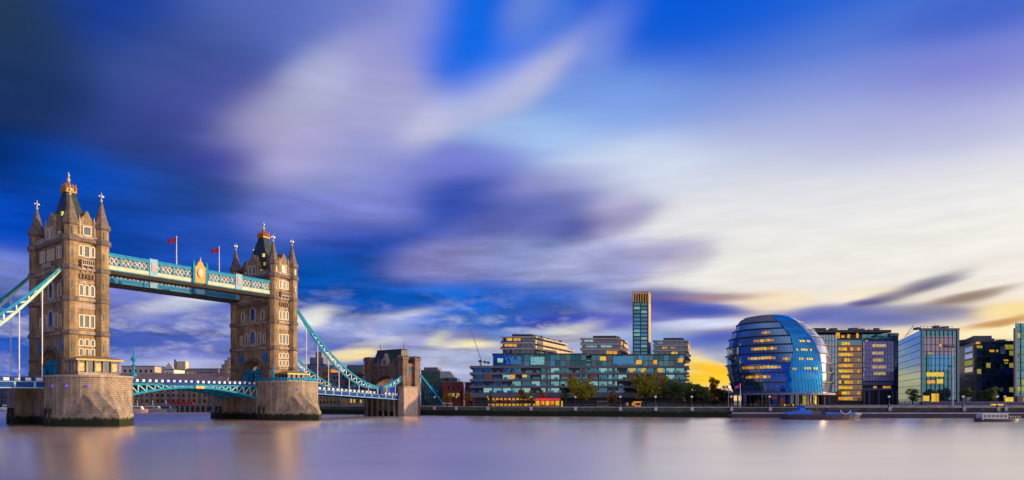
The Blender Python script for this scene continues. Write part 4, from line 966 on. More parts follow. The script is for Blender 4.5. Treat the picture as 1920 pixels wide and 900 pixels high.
# ---- the egg shaped glass hall
def egg():
    Zc = 268.0
    prof = [(739,1376,1553,0),(722,1371,1555,.8),(708,1367.5,1555.5,1.6),(685,1363.5,1554.5,3),(667,1363.5,1550,4.2),(652,1365,1545,5.4),(636.5,1369,1535,6.8),(622.4,1375,1521.5,8.2),(609.6,1382,1504,9.6),(601,1386.5,1490,10.6),(596,1397,1478,11.4),(593,1418,1464,12)]
    rings = []
    for (y,xl,xr,lean) in prof:
        Z = Zc+lean; z = PZ(y,Z); cx = PX((xl+xr)/2,Z); r = (xr-xl)/2/FPX*Z-.55
        rings.append((z,cx,Z,r))
    root = empty('glass_hall', (rings[0][1],Zc,GZ), 0, 'rounded leaning glass hall like a blue egg, banded with lit floors', 'hall')
    ox, oy = root.location.x, root.location.y
    def at(z):
        if z <= rings[0][0]: return rings[0][1:]
        for a, b in zip(rings, rings[1:]):
            if z <= b[0]:
                t = (z-a[0])/(b[0]-a[0]); return tuple(a[i]+(b[i]-a[i])*t for i in (1,2,3))
        return rings[-1][1:]
    def pt(z, phi, dr=0.0):
        cx, cy, r = at(z); r += dr; return (cx+r*math.sin(phi)-ox, cy-r*math.cos(phi)-oy, z-GZ)
    def phi_at(px, z):
        cx, cy, r = at(z); s = (PX(px, cy-r*.8)-cx)/r; return math.asin(max(-.98,min(.98,s)))
    zs = [PZ(y,Zc+l) for (y,l) in ((739,0),(719,.9),(702,2),(685,3),(667.5,4.2),(652,5.4),(636.5,6.8),(622.4,8.2),(609.6,9.6))]
    lb = [(739,1466),(702,1470),(685,1476),(660,1480),(636,1474),(609,1456),(596,1444)]
    rb = [(739,1539),(700,1537),(672,1533),(640,1518),(622,1502),(603,1490),(593,1478)]
    def interp(tab, z):
        y = HY-(z-CZ)/(Zc+5)*FPX
        for (a,x0),(b,x1) in zip(tab, tab[1:]):
            if b <= y <= a: return x0+(x1-x0)*(a-y)/(a-b)
        return tab[0][1] if y > tab[0][0] else tab[-1][1]
    pl = lambda z: phi_at(interp(lb,z), z); pr = lambda z: phi_at(interp(rb,z), z)
    def patch(m, za, zb, fa, fb, dr0, dr1, n, nz=1):
        vs = []
        for j in range(nz+1):
            z = za+(zb-za)*j/nz; a, b = fa(z), fb(z); dr = dr0+(dr1-dr0)*j/nz
            for i in range(n+1): vs.append(pt(z, a+(b-a)*i/n, dr))
        m.add(vs, [(j*(n+1)+i, j*(n+1)+i+1, (j+1)*(n+1)+i+1, (j+1)*(n+1)+i) for j in range(nz) for i in range(n)])
    back = lambda z: 2*math.pi
    M_CH = glass('hall_glass', (.01,.06,.20), .5, .05, (.36,.66,1.0), var=.35, scale=.7)
    M_CHS = glass('hall_strip_glass', (.002,.13,.42), .45, .04, (.06,.50,1.0), var=.6, scale=.9, wob=.05)
    M_CHR = glass('limb_glass', (.22,.26,.36), .42, .10, (.88,.90,1.0), var=.25)
    # solid inner core closes the form
    core = MB(); prof2 = []
    for (z,cx,cy,r) in rings: prof2.append((z,cx,cy,r-.75))
    n = 40; vs = [(cx+r*math.cos(2*math.pi*i/n)-ox, cy+r*math.sin(2*math.pi*i/n)-oy, z-GZ) for (z,cx,cy,r) in prof2 for i in range(n)]
    core.add(vs, [(j*n+i, j*n+(i+1)%n, (j+1)*n+(i+1)%n, (j+1)*n+i) for j in range(len(prof2)-1) for i in range(n)]+[tuple(range((len(prof2)-1)*n, len(prof2)*n))])
    core.build('inner_shell', M_SLABD, root)
    for k, (za, zb) in enumerate(zip(zs, zs[1:])):
        g = MB(); patch(g, za+.25, zb-.2, lambda z: -math.pi*.95, pl, -.55, -.15, 44, 2); g.build('glass_band', M_CH, root, True)
        g = MB(); patch(g, za+.25, zb-.2, pr, lambda z: math.pi*.95, -.5, -.15, 36, 2); g.build('side_band', M_CHR, root, True)
        # projecting ledge at the head of each storey
        for fa, fb in ((lambda z: -math.pi*.95, pl), (pr, lambda z: math.pi*.95)):
            l = MB(); zc = zb
            a, b = fa(zc), fb(zc); nn = 44; vs = []
            for (dr, dz) in ((-.7,-.18),(.3,-.18),(.3,.18),(-.7,.2)):
                for i in range(nn+1): x, y, z = pt(zc, a+(b-a)*i/nn, dr); vs.append((x,y,z+dz))
            w = nn+1
            l.add(vs, [(j*w+i, j*w+i+1, ((j+1)%4)*w+i+1, ((j+1)%4)*w+i) for j in range(4) for i in range(nn)])
            l.build('ledge', M_SLABD, root)
    st = MB(); patch(st, zs[0]+.1, rings[-2][0], pl, pr, .12, .12, 16, 24); st.build('glass_strip', M_CHS, root, True)
    # diagonal glazing bars on the strip
    b = MB(); nb = 12
    for i in range(-4, nb+5):
        prev = None
        for j in range(13):
            z = zs[0]+(rings[-2][0]-zs[0])*j/12; f = (i-j*.35)/nb
            if 0 <= f <= 1:
                p = Vector(pt(z, pl(z)+(pr(z)-pl(z))*f, .2))
                if prev: b.bar(prev, p, .1, .1)
                prev = p
            else: prev = None
    b.build('glazing_bar', mat('strip_bar', (.02,.2,.4), .5), root)
    # upper dome
    top = MB(); patch(top, zs[-1]+.2, rings[-2][0], lambda z: -math.pi*.95, pl, -.2, -.1, 40, 3); top.build('upper_band', M_SLABG, root, True)
    top = MB(); patch(top, zs[-1]+.2, rings[-2][0], pr, lambda z: math.pi*.95, -.2, -.1, 30, 3); top.build('upper_side', M_CHR, root, True)
    cap = MB(); n = 40; (z,cx,cy,r) = rings[-2]; (z2,cx2,cy2,r2) = rings[-1]
    vs = [(cx+(r+.5)*math.cos(2*math.pi*i/n)-ox, cy+(r+.5)*math.sin(2*math.pi*i/n)-oy, z-GZ-.1) for i in range(n)]
    vs += [(cx2+(r2+1)*math.cos(2*math.pi*i/n)-ox, cy2+(r2+1)*math.sin(2*math.pi*i/n)-oy, z2-GZ) for i in range(n)]
    cap.add(vs, [(i,(i+1)%n,n+(i+1)%n,n+i) for i in range(n)]+[tuple(range(n,2*n))]); cap.build('roof', mat('hall_roof', (.11,.10,.16), .5, .2, .1, .5), root)
    # vertical mullions on the banded side
    b = MB()
    for k, (za, zb) in enumerate(zip(zs, zs[1:])):
        for i in range(34):
            f = -1.45+i*.06
            if f < pl((za+zb)/2)-.02: b.bar(pt(za+.3,f,-.45), pt(zb-.2,f,-.08), .07, .07)
    b.build('mullion', M_SLABG, root)
    # lit office floors
    Ks = {0: [], 1: [(1409,1443)], 2: [(1403,1460)], 3: [(1408,1451)], 4: [(1413,1453)], 5: [(1416,1447)], 6: [(1424,1441)]}
    rows = [(707,1409,1443),(689,1404,1459),(671.5,1410,1450),(653.5,1414,1452),(637.5,1417,1447),(621.5,1428,1441),(674,1461,1473)]
    for (y,xa,xb) in rows:
        z = PZ(y, Zc-12); a, bb = phi_at(xa,z), phi_at(xb,z); n = max(3,int((xb-xa)/4.5)); rr = random.Random(int(y))
        for i in range(n):
            m = MB(); f0, f1 = a+(bb-a)*(i+.04)/n, a+(bb-a)*(i+.9)/n; dz = rr.uniform(-.15,.1)
            patch(m, z-.5+dz*.5, z+.55+dz, lambda q: f0, lambda q: f1, -.02, -.02, 2)
            m.build('lit_window', M_LITD if (i in (0,n-1) or rr.random() < .22) else M_LITY if rr.random() < .5 else M_LITO, root, True)
    for (y,xa,xb) in ((692,1494,1526),(674.5,1489,1521),(657,1484,1515),(640,1487,1512),(693,1477,1486)):
        z = PZ(y, Zc-12); a, bb = phi_at(xa,z), phi_at(xb,z); n = 7
        for i in range(n):
            if (i*3+int(y)) % 4 == 0: continue
            m = MB(); f0, f1 = a+(bb-a)*i/n, a+(bb-a)*(i+.7)/n
            patch(m, z-.45, z+.4, lambda q: f0, lambda q: f1, .3, .3, 2); m.build('lit_window', M_LITY, root, True)
    # entrance level: slab, columns, recessed glazing
    (z,cx,cy,r) = rings[0]; zz = z-GZ
    MB().lathe([(r+1.6,zz-.45),(r+1.6,zz+.35)], 44, cx-ox, cy-oy).build('canopy_slab', mat('lilac_slab', (.30,.29,.40), .6, 0, .1, .4), root)
    MB().lathe([(r-3.5,0),(r-3.5,zz-.45)], 36, cx-ox, cy-oy).build('entrance_glazing', M_GLD, root)
    for i in range(15):
        a = -1.5+i*.21; x, y = cx+(r-.6)*math.sin(a)-ox, cy-(r-.6)*math.cos(a)-oy
        MB().tube((x,y,0),(x,y,zz-.45),.32,.32,8).build('column', M_SLABD, root)
    for a, w, z0, z1, mm in ((-.42,.10,.4,3.6,M_BROWNL),(-.62,.12,3.0,4.2,M_BROWNL),(.12,.09,.5,4.4,M_LITG),(.26,.05,.5,4.6,M_LITWARM),(.50,.07,.3,4.6,M_LITY)):
        m = MB(); vs = []
        for zq in (z0,z1):
            for i in range(5):
                aa = a+w*i/4; vs.append((cx+(r-3.4)*math.sin(aa)-ox, cy-(r-3.4)*math.cos(aa)-oy, zq))
        m.add(vs, [(i,i+1,6+i,5+i) for i in range(4)]); m.build('lit_window', mm, root)
    for i in range(8):
        a = -.32+i*.085; x, y = cx+(r-1.2)*math.sin(a)-ox, cy-(r-1.2)*math.cos(a)-oy
        MB().ball((x,y,.8),.42,8,5).build('floor_lamp', M_LITY, root)
egg()

# ---- office blocks to the right of the hall
rng = random.Random(11)
root, W, H = bld('office_building', 'wide glass office block with stacked amber stairwell windows and lavender glazing', 'office building', 1519, 1683, 292, 292, 624)
D = 30; s = W/164.0
zq = lambda y: PZ(y,292)-GZ
MB().box(0,W,0,D,0,zq(627)).build('wall', M_SLABD, root)
MB().box(12*s,97*s,-.18,-.02,zq(655),zq(638)).box(97*s,W-.5,-.18,-.02,zq(637),zq(627)).build('glazing', M_GLT, root)
MB().box(.3,51*s,-.3,-.02,zq(735),zq(628)).build('side_glazing', glass('pale_blue_glazing', (.10,.17,.22), .3, .06, (.7,.9,1.0)), root)
mullions(root, .3, 51*s, zq(735), zq(628), 9, M_SLABG, 10, .2, -.32)
g = MB().box(98*s,156*s,-.5,-.02,zq(714),zq(640)).build('lavender_glazing', M_GLL, root)
mullions(root, 98*s, 156*s, zq(714), zq(640), 10, M_SLABG, 9, .14, -.52)
MB().box(98*s,W-.4,-.4,-.02,zq(722),zq(716)).box(98*s,W-.4,-.4,-.02,zq(732),zq(728)).build('spandrel_band', mat('blue_spandrel', (.16,.21,.36), .5, 0, .1, .4), root)
MB().box(51*s,97*s,-.25,-.02,zq(752),zq(645)).build('stairwell_glazing', glass('amber_glass', (.05,.03,.012), .12, .06, (.9,.85,.8), emit=(.5,.18,.02), es=.16), root)
for k in range(11):
    y = 750-k*10.3; z0, z1 = zq(y), zq(y-5.4)
    for i in range(5):
        x = (53+i*5.4)*s
        r_ = rng.random()
        if i in (0,4) and k % 3 == 1: continue
        MB().box(x,x+4.6*s,-.34,-.24,z0,z1).build('lit_window', M_LITY if (i == 2 or r_ < .25) else M_LITO if r_ < .85 else M_BROWNL, root)
    if k % 2: MB().box(88*s,92*s,-.34,-.24,z0,z1).build('lit_window', M_LITO if k % 4 == 1 else M_LITG, root)
    MB().box(51*s,97*s,-.42,-.2,zq(y+2.6),zq(y+1.2)).build('floor_band', M_SLABD, root)
for (y,xa,xb) in ((648,115,141),(662,115,136),(675,116,135),(688,115,141),(700,118,140)):
    MB().box(xa*s,xb*s,-.66,-.56,zq(y+3),zq(y-2.5)).build('lit_window', lit('lit_soft_amber', (.75,.5,.22), .55) if 'lit_soft_amber' not in MATS else MATS['lit_soft_amber'], root)
for (xa,xb,ya,yb) in ((48,55,634,624),(58,64,633,629),(69,74,634,627),(86,90,634,625),(103,107,643,638),(118,124,728,724),(136,150,728,724)):
    MB().box(xa*s,xb*s,-.36,-.22,zq(ya),zq(yb)).build('lit_window', M_LITO, root)
MB().box(-1,W*.91,-1.2,D,zq(624),zq(619)).build('roof', M_SLABD, root)
MB().box(W*.03,W*.22,3,D-6,zq(619),zq(613.5)).build('roof_plant', M_SLABD, root)
MB().box(W*.91,W+.3,-.4,D,zq(630),zq(624.5)).build('roof_edge', M_SLABG, root)
MB().box(W-2.2,W,-.6,0,0,zq(630)).build('corner_pier', M_GLD, root)
for x in (99,108,126,152,160): MB().box(x*s-.35,x*s+.35,-1.2,-.5,0,zq(733)).build('column', M_SLABG, root)

# mirror glass block
root, W, H = bld('office_building', 'mirror glass office block with sloping side wall and yellow lit lower windows', 'office building', 1727, 1797, 270, 270, 616)
s = W/70.0; zq = lambda y: PZ(y,270)-GZ
bx_, by_ = PX(1683,322)-PX(1727,270), 52.0
MB().prism([(0,0),(W,0),(W+12,40),(bx_,by_)], 0, H-.6).build('wall', M_SLABD, root)
dv = Vector((bx_,by_)); Ls = dv.length; dn = Vector((-by_,bx_)).normalized()
m = MB(); o1 = dn*.15
m.add([(o1.x,o1.y,0),(bx_+o1.x,by_+o1.y,0),(bx_+o1.x,by_+o1.y,H-.6),(o1.x,o1.y,H-.6)], [(0,3,2,1),(0,1,2,3)]); m.f.pop()
m.build('side_glazing', M_GLM, root)
b = MB()
for k in range(1,11):
    z = H*k/11; b.bar((o1.x*1.6,o1.y*1.6,z),(bx_+o1.x*1.6,by_+o1.y*1.6,z),.12,.14)
b.build('side_bar', M_SLABG, root)
MB().box(.4,W-4*s,-.2,-.02,3,H-1).build('front_glazing', M_GLT, root)
MB().box(5*s,W-7*s,-.32,-.2,zq(665),zq(630)).build('rose_glazing', glass('rose_glass', (.30,.17,.24), .2, .06, (.9,.8,.95), var=.25), root)
MB().box(14*s,W-12*s,-.34,-.2,zq(693),zq(666)).build('blue_glazing', M_GLB, root)
mullions(root, .4, W-4*s, 3, H-1, 8, M_SLABD, 10, .2, -.36)
for (xa,xb,ya,yb,mm) in ((9,41,706,698,M_LITY),(10,25,719,713,M_LITO),(28,40,719,711,M_LITY),(2,14,752,742,M_LITY),(18,26,755,738,M_LITY),(27,32,755,738,M_LITO),(33,37,650,645,M_LITO),(12,20,664,661,M_LITG)):
    MB().box(xa*s,xb*s,-.5,-.4,zq(ya),zq(yb)).build('lit_window', mm, root)
MB().box(-.3,W+.2,-.5,.8,H-.8,H+.1).build('roof_edge', M_SLABG, root)
MB().box(W-4*s,W,-.6,0,0,H-.4).box(-.2,.5,-.6,0,0,H-.4).build('corner_pier', M_GLD, root)
m = MB()
for i,x in enumerate((-3,)): m.tube((-1.5,3,H-.6),(-4.0,5,H-3),.1); m.tube((-2.5,6,H-2),(-.5,4,H+2.0),.12)
m.build('roof_arm', M_SLABD, root)

# dark block
rng = random.Random(21)
root, W, H = bld('office_building', 'dark low lit office block beside the frame edge tower', 'office building', 1827, 1905, 275, 275, 640)
s = W/78.0; zq = lambda y: PZ(y,275)-GZ
ax, ay = PX(1797,300)-PX(1827,275), 25.0
MB().prism([(0,0),(W,0),(W,30),(ax+6,42),(ax,ay)], 0, zq(640)).build('wall', mat('black_cladding', (.045,.06,.11), .35, 0, .3, .4), root)
MB().prism([(.5,1),(36*s,1),(36*s,26),(ax+5,34),(ax+2,ay+1)], zq(640), zq(629)).build('attic', M_SLABG, root)
MB().box(-.3,W,-.5,.5,zq(641),zq(639)).build('roof_edge', M_SLABG, root)
for k in range(7):
    z = zq(735-k*13)
    b = MB(); p0 = Vector((0,0)); p1 = Vector((ax,ay)); nn = Vector((-ay,ax)).normalized()*.15
    a_ = p0.lerp(p1,.08)+nn; b_ = p0.lerp(p1,.55)+nn
    b.add([(a_.x,a_.y,z),(b_.x,b_.y,z),(b_.x,b_.y,z+2.0),(a_.x,a_.y,z+2.0)], [(0,1,2,3)])
    b.build('end_window', M_GLL if k != 4 else M_LITG, root)
windows(root, 1, W-1, zq(748), zq(645), 8, 9, [M_GLD,M_GLB,M_GLD,M_BLKW,M_GLB,M_LITG,M_GLD,M_SETG,M_GLB,M_GLT], .86, .76, -.06, .1, rng=rng)
for (xa,xb,ya,yb,mm) in ((4,14,653,648,M_LITG),(2,10,645,641,M_LITO),(28,36,660,656,M_LITO),(40,44,660,656,M_LITG),(55,63,677,674,M_LITO),(48,57,664,650,M_GLL),(48,59,700,687,M_GLB),(56,62,682,679,M_LITG)):
    MB().box(xa*s,xb*s,-.3,-.12,zq(ya),zq(yb)).build('lit_window', mm, root)
# teal tower cut by the right edge
root, W, H = bld('glass_tower', 'teal glass tower cut off by the frame edge', 'tower', 1904, 1990, 262, 262, 606)
MB().prism([(0,0),(W,0),(W+21,25),(21,25)], 0, H).build('wall', glass('green_teal_glass', (.02,.12,.13), .25, .05, (.5,1,.95)), root)
mullions(root, 0, W, 2, H, 9, M_SLABD, 10, .2, -.12)
windows(root, .3, W, 6, H-1, 9, 10, [M_GLT,M_LITT,M_GLD,M_LITG,M_GLT,M_GLT], .75, .7, -.06, .35, rng=rng)
MB().box(-.4,.4,-.4,.6,0,H-2).build('corner_fin', M_PALE, root)
MB().box(-.3,W,-1.5,0,0,4.5).build('ground_storey', mat('pink_granite', (.36,.26,.25), .7, 0, .15, .5), root)
for x in (2.0, 4.4): MB().box(x,x+1.7,-1.6,-1.4,.8,3.8).build('lit_window', M_LITO, root)
# low block in the gap
root, W, H = bld('office_building', 'low shadowed block in the gap beside the mirror glass wall', 'office building', 1680, 1745, 345, 345, 704)
MB().box(0,W,0,20,0,H).build('wall', mat('slate_blue_render', (.07,.075,.10), .8, 0, .15, .4), root)
windows(root, 1, W-1, 2, H-1, 6, 3, [M_GLD,M_BLKW,M_GLT], .6, .55, -.06, 0, rng=rng)
MB().box(W*.42,W*.60,-.2,0,H-3.3,H-1.6).build('lit_window', M_LITG, root)
MB().box(-.3,W+.3,-.3,20.3,H,H+.5).build('roof', M_SLABG, root)

# ---- beside and behind the gatehouse
rng = random.Random(5)
root, W, H = bld('office_building', 'dark teal stepped office block behind the red brick house', 'office building', 790, 856, 330, 330, 712)
MB().box(0,W*.52,0,25,0,H+4.2).build('wall', M_GLT, root); MB().box(W*.52,W,1.0,24,0,H+1.0).build('lower_wing', M_GLT, root)
MB().prism([(W*.5,2),(W-1,2),(W-1,22),(W*.5,22)], H+1, H+4.6, [(W*.5,6),(W-4,6),(W-4,18),(W*.5,18)]).build('roof', mat('zinc_roof', (.22,.23,.30), .5, .2, .1, .4), root)
MB().box(-.2,W*.53,-.2,25,H+4.2,H+5.0).box(1,W*.45,2,20,H+5,H+6.5).build('roof_plant', M_SLABG, root)
mullions(root, 0, W*.52, 0, H+4.2, 6, M_SLABD, 6, .25, -.1); mullions(root, W*.52, W, 0, H+1, 6, M_SLABD, 5, .25, .9)
root, W, H = bld('brick_house', 'red brick house with three upper windows beyond the gatehouse', 'house', 830, 866, 300, 300, 717)
MB().box(0,W,0,14,0,H).build('wall', M_REDB, root)
MB().box(-.2,W+.2,-.2,14.2,H,H+.4).build('parapet', M_BRICK, root)
windows(root, W*.2, W-.3, H-6.8, H-1.0, 3, 2, [M_BLKW], .5, .6, -.05, 0, M_BRICK, rng)
for x in (.32,.55,.8): MB().box(W*x-.7,W*x+.7,-.3,-.12,H-6.6,H-5.0).build('lit_window', M_LITG, root)
MB().box(W*.35,W*.55,-1.2,0,H-8.4,H-7.2).build('awning', M_RED, root)
root, W, H = bld('brick_house', 'narrow red brick house squeezed against the long apartment building', 'house', 872, 886, 296, 296, 718)
MB().box(0,W,0,14,0,H).build('wall', M_REDB, root); MB().box(-.2,W+.2,-.2,14.2,H,H+.4).build('parapet', M_BRICK, root)
windows(root, .3, W-.3, 2, H-1, 2, 3, [M_BLKW,M_GLD], .5, .6, -.05, 0, M_BRICK, rng)

# ---- seen under and above the side span
def simple(name, label, cat, px0, px1, Z, ytop, wall, D=16, nx=6, nz=4, wm=(M_BLKW,), roof=None, zb=GZ, frame=None, roofh=.4, fw=.5, fh=.55, rid=False, group=None):
    root, W, H = bld(name, label, cat, px0, px1, Z, Z, ytop, zb, group)
    MB().box(0,W,0,D,0,H).build('wall', wall, root)
    if rid: MB().prism([(-.3,-.3),(W+.3,-.3),(W+.3,D+.3),(-.3,D+.3)], H, H+roofh, [(-.3,D*.4),(W+.3,D*.4),(W+.3,D*.6),(-.3,D*.6)]).build('roof', roof or M_SLABD, root)
    else: MB().box(-.3,W+.3,-.3,D+.3,H,H+roofh).build('roof', roof or M_SLABD, root)
    windows(root, .6, W-.6, .8, H-.6, nx, nz, list(wm), fw, fh, -.05, 0, frame, rng)
    return root, W, H
M_BLUEG = mat('blue_grey_render', (.16,.18,.30), .8, 0, .15, .3)
M_OCHRE = mat('ochre_brick', (.40,.20,.05), .85, 0, .15, .4)
M_GREYR = mat('grey_render', (.24,.23,.26), .8, 0, .15, .3)
M_PINKR = mat('pinkish_render', (.36,.25,.24), .8, 0, .15, .3)
r_, W, H = simple('apartment_block', 'blue grey stepped tower block rising behind the chains', 'apartment block', 573, 612, 380, 684, M_BLUEG, 18, 4, 6, (M_GLD,M_BLKW,M_GLT))
MB().box(W*.15,W*.8,2,14,H+.4,H+4.5).build('upper_storey', M_BLUEG, r_); MB().box(W*.4,W*.7,3,12,H+4.5,H+8).build('stair_tower', M_GREYR, r_)
simple('warehouse', 'ochre brick warehouse showing between the chains', 'warehouse', 603, 620, 350, 692, M_OCHRE, 16, 3, 5, (M_BLKW,), rid=True, roofh=2.2)
simple('apartment_block', 'pale grey flats with regular windows behind the chains', 'apartment block', 617, 648, 345, 700, M_GREYR, 16, 5, 5, (M_BLKW,M_GLD))
simple('warehouse', 'dark brick warehouse directly left of the gatehouse roof', 'warehouse', 646, 694, 335, 699, mat('dark_brick', (.10,.055,.05), .85, 0, .2, .4), 18, 6, 5, (M_BLKW,M_GLD), rid=True, roofh=4.5, roof=M_SLATE)
simple('warehouse', 'brown brick riverside warehouse under the side span', 'warehouse', 596, 640, 298, 738, M_BRICK, 12, 6, 2, (M_BLKW,), fw=.4)
simple('kiosk', 'pinkish riverside kiosk under the side span', 'kiosk', 653, 682, 290, 742, M_PINKR, 8, 4, 1, (M_BLKW,M_LITY), fw=.4)
# ---- warehouses beyond the lifting span
r_, W, H = simple('warehouse', 'long brown brick warehouse row beyond the lifting span', 'warehouse', 200, 420, 372, 724, M_BRICK, 24, 22, 3, (M_BLKW,M_BLKW,M_GLD), fw=.45, fh=.6, roof=M_PINKR, roofh=.6)
b = MB()
for k in range(12):
    x = W*(k+.5)/12; b.box(x-.5,x+.5,-.4,0,0,H)
b.build('pilaster', M_SPIRE, r_)
MB().prism([(0,0),(W,0),(W,24),(0,24)], H+.6, PZ(699,372)-GZ, [(0,9),(W,9),(W,15),(0,15)]).build('pitched_roof', mat('rose_tile_roof', (.24,.15,.15), .8, 0, .15, .3), r_)
for k in range(9):
    x = W*(.56+.022*k); MB().box(x,x+1.1,-2.2,-1.2,.3,1.8).build('quay_awning', M_RED, r_)
simple('apartment_block', 'cream flat roofed block left of the white gable, above the lifting span', 'apartment block', 228, 290, 420, 687, mat('cream_render', (.58,.50,.40), .8, 0, .1, .3), 20, 6, 5, (M_BLKW,), fw=.35, fh=.4)
r_, W, H = simple('gabled_house', 'white gabled house showing its gable end above the rose roof', 'house', 308, 326, 415, 693, M_WHITE, 14, 2, 4, (M_BLKW,), fw=.3)
MB().plate([(0,H+.4),(W,H+.4),(W/2,H+5)], 0, .6).build('gable', M_WHITE, r_)
r_, W, H = simple('apartment_block', 'low grey block with ribbon windows and dark roof line above the lifting span', 'apartment block', 328, 410, 430, 692, M_GREYR, 20, 9, 5, (M_GLD,M_GLT), fw=.75, fh=.35)
MB().box(W*.06,W*.26,-1.0,3,H-.5,H+5.2).build('cream_sign_board', M_CREAM, r_)
MB().box(W*.0,W*.05,-1.2,-.4,H-2,H+6.4).build('sign_mast', M_PINKR, r_)
# rounded cream building just left of the farther tower
root, W, H = bld('rotunda', 'stepped rounded cream building just left of the farther tower', 'building', 402, 450, 400, 400, 697)
cr_ = W/2
MB().lathe([(cr_,0),(cr_,H)], 24, cr_, cr_).build('wall', mat('cream_stone', (.44,.35,.26), .8, 0, .12, .3), root)
for i,(r0,h0,h1) in enumerate(((.98,0,2.2),(.84,2.2,4.8),(.62,4.8,7.4),(.4,7.4,9.4))):
    MB().lathe([(cr_*r0,H+h0),(cr_*r0*.96,H+h1-.5),(cr_*r0*1.02,H+h1-.45),(cr_*r0*1.02,H+h1)], 24, cr_, cr_).build('tier', MATS['cream_stone'], root)
for k in range(5): MB().box(W*(.16+.17*k)-.5,W*(.16+.17*k)+.5,-.2+cr_*(1-math.sin(math.acos(max(-1,min(1,(W*(.16+.17*k)-cr_)/cr_))))),1.0+cr_*(1-math.sin(math.acos(max(-1,min(1,(W*(.16+.17*k)-cr_)/cr_))))),H-6,H-2.5).build('window', M_BLKW, root)
# extreme left, behind the pier
simple('warehouse', 'dark waterfront warehouse at the frame edge, under the deck', 'warehouse', -120, 20, 440, 727, mat('deep_blue_render', (.06,.065,.10), .8, 0, .2, .3), 22, 14, 4, (M_BLKW,M_GLT,M_GLD))
r_, W, H = simple('boat_house', 'small brick red shed beside the closest pier', 'shed', 18, 27, 400, 728, mat('rust_red', (.26,.07,.05), .8, 0, .2, .4), 8, 1, 2, (M_BLKW,), zb=1.0)

# ------------------------------------------------------------------ boats and pontoons
def hull(L_, B_, z0, z1, m, sheer=.3):
    n = 12; vs = []
    for zz, k in ((z0,.8),(z1,1.0)):
        for s in (-1,1):
            for i in range(n+1):
                t = i/n; w = B_/2*(1-abs(2*t-1)**5 if t < .5 else 1-abs(2*t-1)**3)*k; w = max(w,.06)
                vs.append((-L_/2+L_*t*1.0+(0 if zz == z1 else (.5-t)*L_*.06), s*w, zz+(sheer*abs(2*t-1)**2 if zz == z1 else 0)))
    w = n+1; fs = []
    for i in range(n):
        fs += [(i,i+1,2*w+i+1,2*w+i), (w+i+1,w+i,3*w+i,3*w+i+1), (2*w+i,2*w+i+1,3*w+i+1,3*w+i), (i+1,i,w+i,w+i+1)]
    fs += [(0,2*w,3*w,w),(n,w+n,3*w+n,2*w+n)]
    return m.add(vs, fs)
# long pontoon in front of the promenade
po = empty('pontoon', (PX(1372,226),226,0), R(-1.5), 'long low dark landing pontoon with a lilac rail along the embankment', 'pontoon')
MB().box(0,190,0,5,-.6,1.15).build('float', mat('pontoon_hull', (.05,.045,.06), .7, 0, .2, .3), po)
MB().box(0,190,-.1,.1,1.5,1.9).build('fender_rail', mat('lilac_paint', (.50,.38,.60), .6, 0, .1, .3), po)
b = MB()
for k in range(64): b.box(k*3-.12,k*3+.12,-.05,.2,1.1,1.6)
b.build('post', MATS['pontoon_hull'], po)
# blue work barge
bg = empty('work_barge', (PX(1537,208),208,0), R(-1), 'long dark barge with a bright blue wheelhouse moored off the glass hall', 'barge')
hull(26.5, 6, -.4, 1.55, MB(), .25).build('hull', mat('barge_hull', (.075,.05,.085), .6, 0, .2, .4), bg)
M_BB = mat('bright_blue_paint', (.008,.20,.92), .4, 0, .1, .5)
MB().plate([(-11,1.5),(-3.4,1.5),(-3.4,3.0),(-7.4,3.0),(-8.2,2.5),(-10.2,2.4)], -2, 2).build('deckhouse', M_BB, bg)
wh = MB().plate([(-6.9,3.0),(-5.2,3.0),(-5.3,4.6),(-6.6,4.6)], -1.3, 1.3).build('wheelhouse', M_BB, bg)
MB().box(-6.5,-5.5,-1.36,-1.3,3.7,4.3).build('window', M_BLKW, wh)
MB().box(-3.2,-.2,-1.8,1.8,1.5,2.6).build('hatch', mat('hatch_grey', (.18,.17,.22), .7), bg)
MB().box(1.2,6.0,-2,2,1.5,2.3).box(8.6,10.6,-1.6,1.6,1.5,2.4).build('tank', M_BB, bg)
m = MB()
for i in range(8):
    a0, a1 = math.pi*(1+i/8), math.pi*(1+(i+1)/8)
    m.bar((7.4+1.6*math.cos(a0),-1.9,3.0+1.2*math.sin(a0)),(7.4+1.6*math.cos(a1),-1.9,3.0+1.2*math.sin(a1)),.25,.3)
m.box(10.4,12.8,-1.2,1.2,1.5,2.2); m.build('white_skiff', M_WHITE, bg)
m = MB().tube((-.2,0,1.5),(-1.6,0,4.9),.14).tube((-1.6,0,4.9),(.8,0,4.4),.1).tube((.8,0,4.4),(.9,0,3.4),.06); m.build('deck_crane', M_OCHRE, bg)
MB().box(2.0,9.4,-1,1,2.9,3.5).build('cargo', M_SLABD, bg)
# small white river boat
wb = empty('river_boat', (PX(1868,185),185,0), R(2), 'small low river boat with long white cabin, near the frame edge', 'boat')
hull(13.5, 3, -.3, .75, MB(), .3).build('hull', M_SLABD, wb)
MB().box(-5.0,2.6,-1.2,1.2,.6,2.3).build('cabin', M_WHITE, wb)
for k in range(6): MB().box(-4.6+k*1.2,-3.8+k*1.2,-1.26,-1.2,1.3,1.95).build('window', M_GLD, wb)
MB().box(-5.3,2.9,-1.4,1.4,2.3,2.45).build('roof', M_WHITE, wb)
b = MB()
for k in range(5): b.box(3.4+k*.7,3.5+k*.7,-1.1,-1.0,.7,1.6)
b.box(3.0,6.3,-1.12,-1.0,1.55,1.65); b.build('railing', M_WHITE, wb)
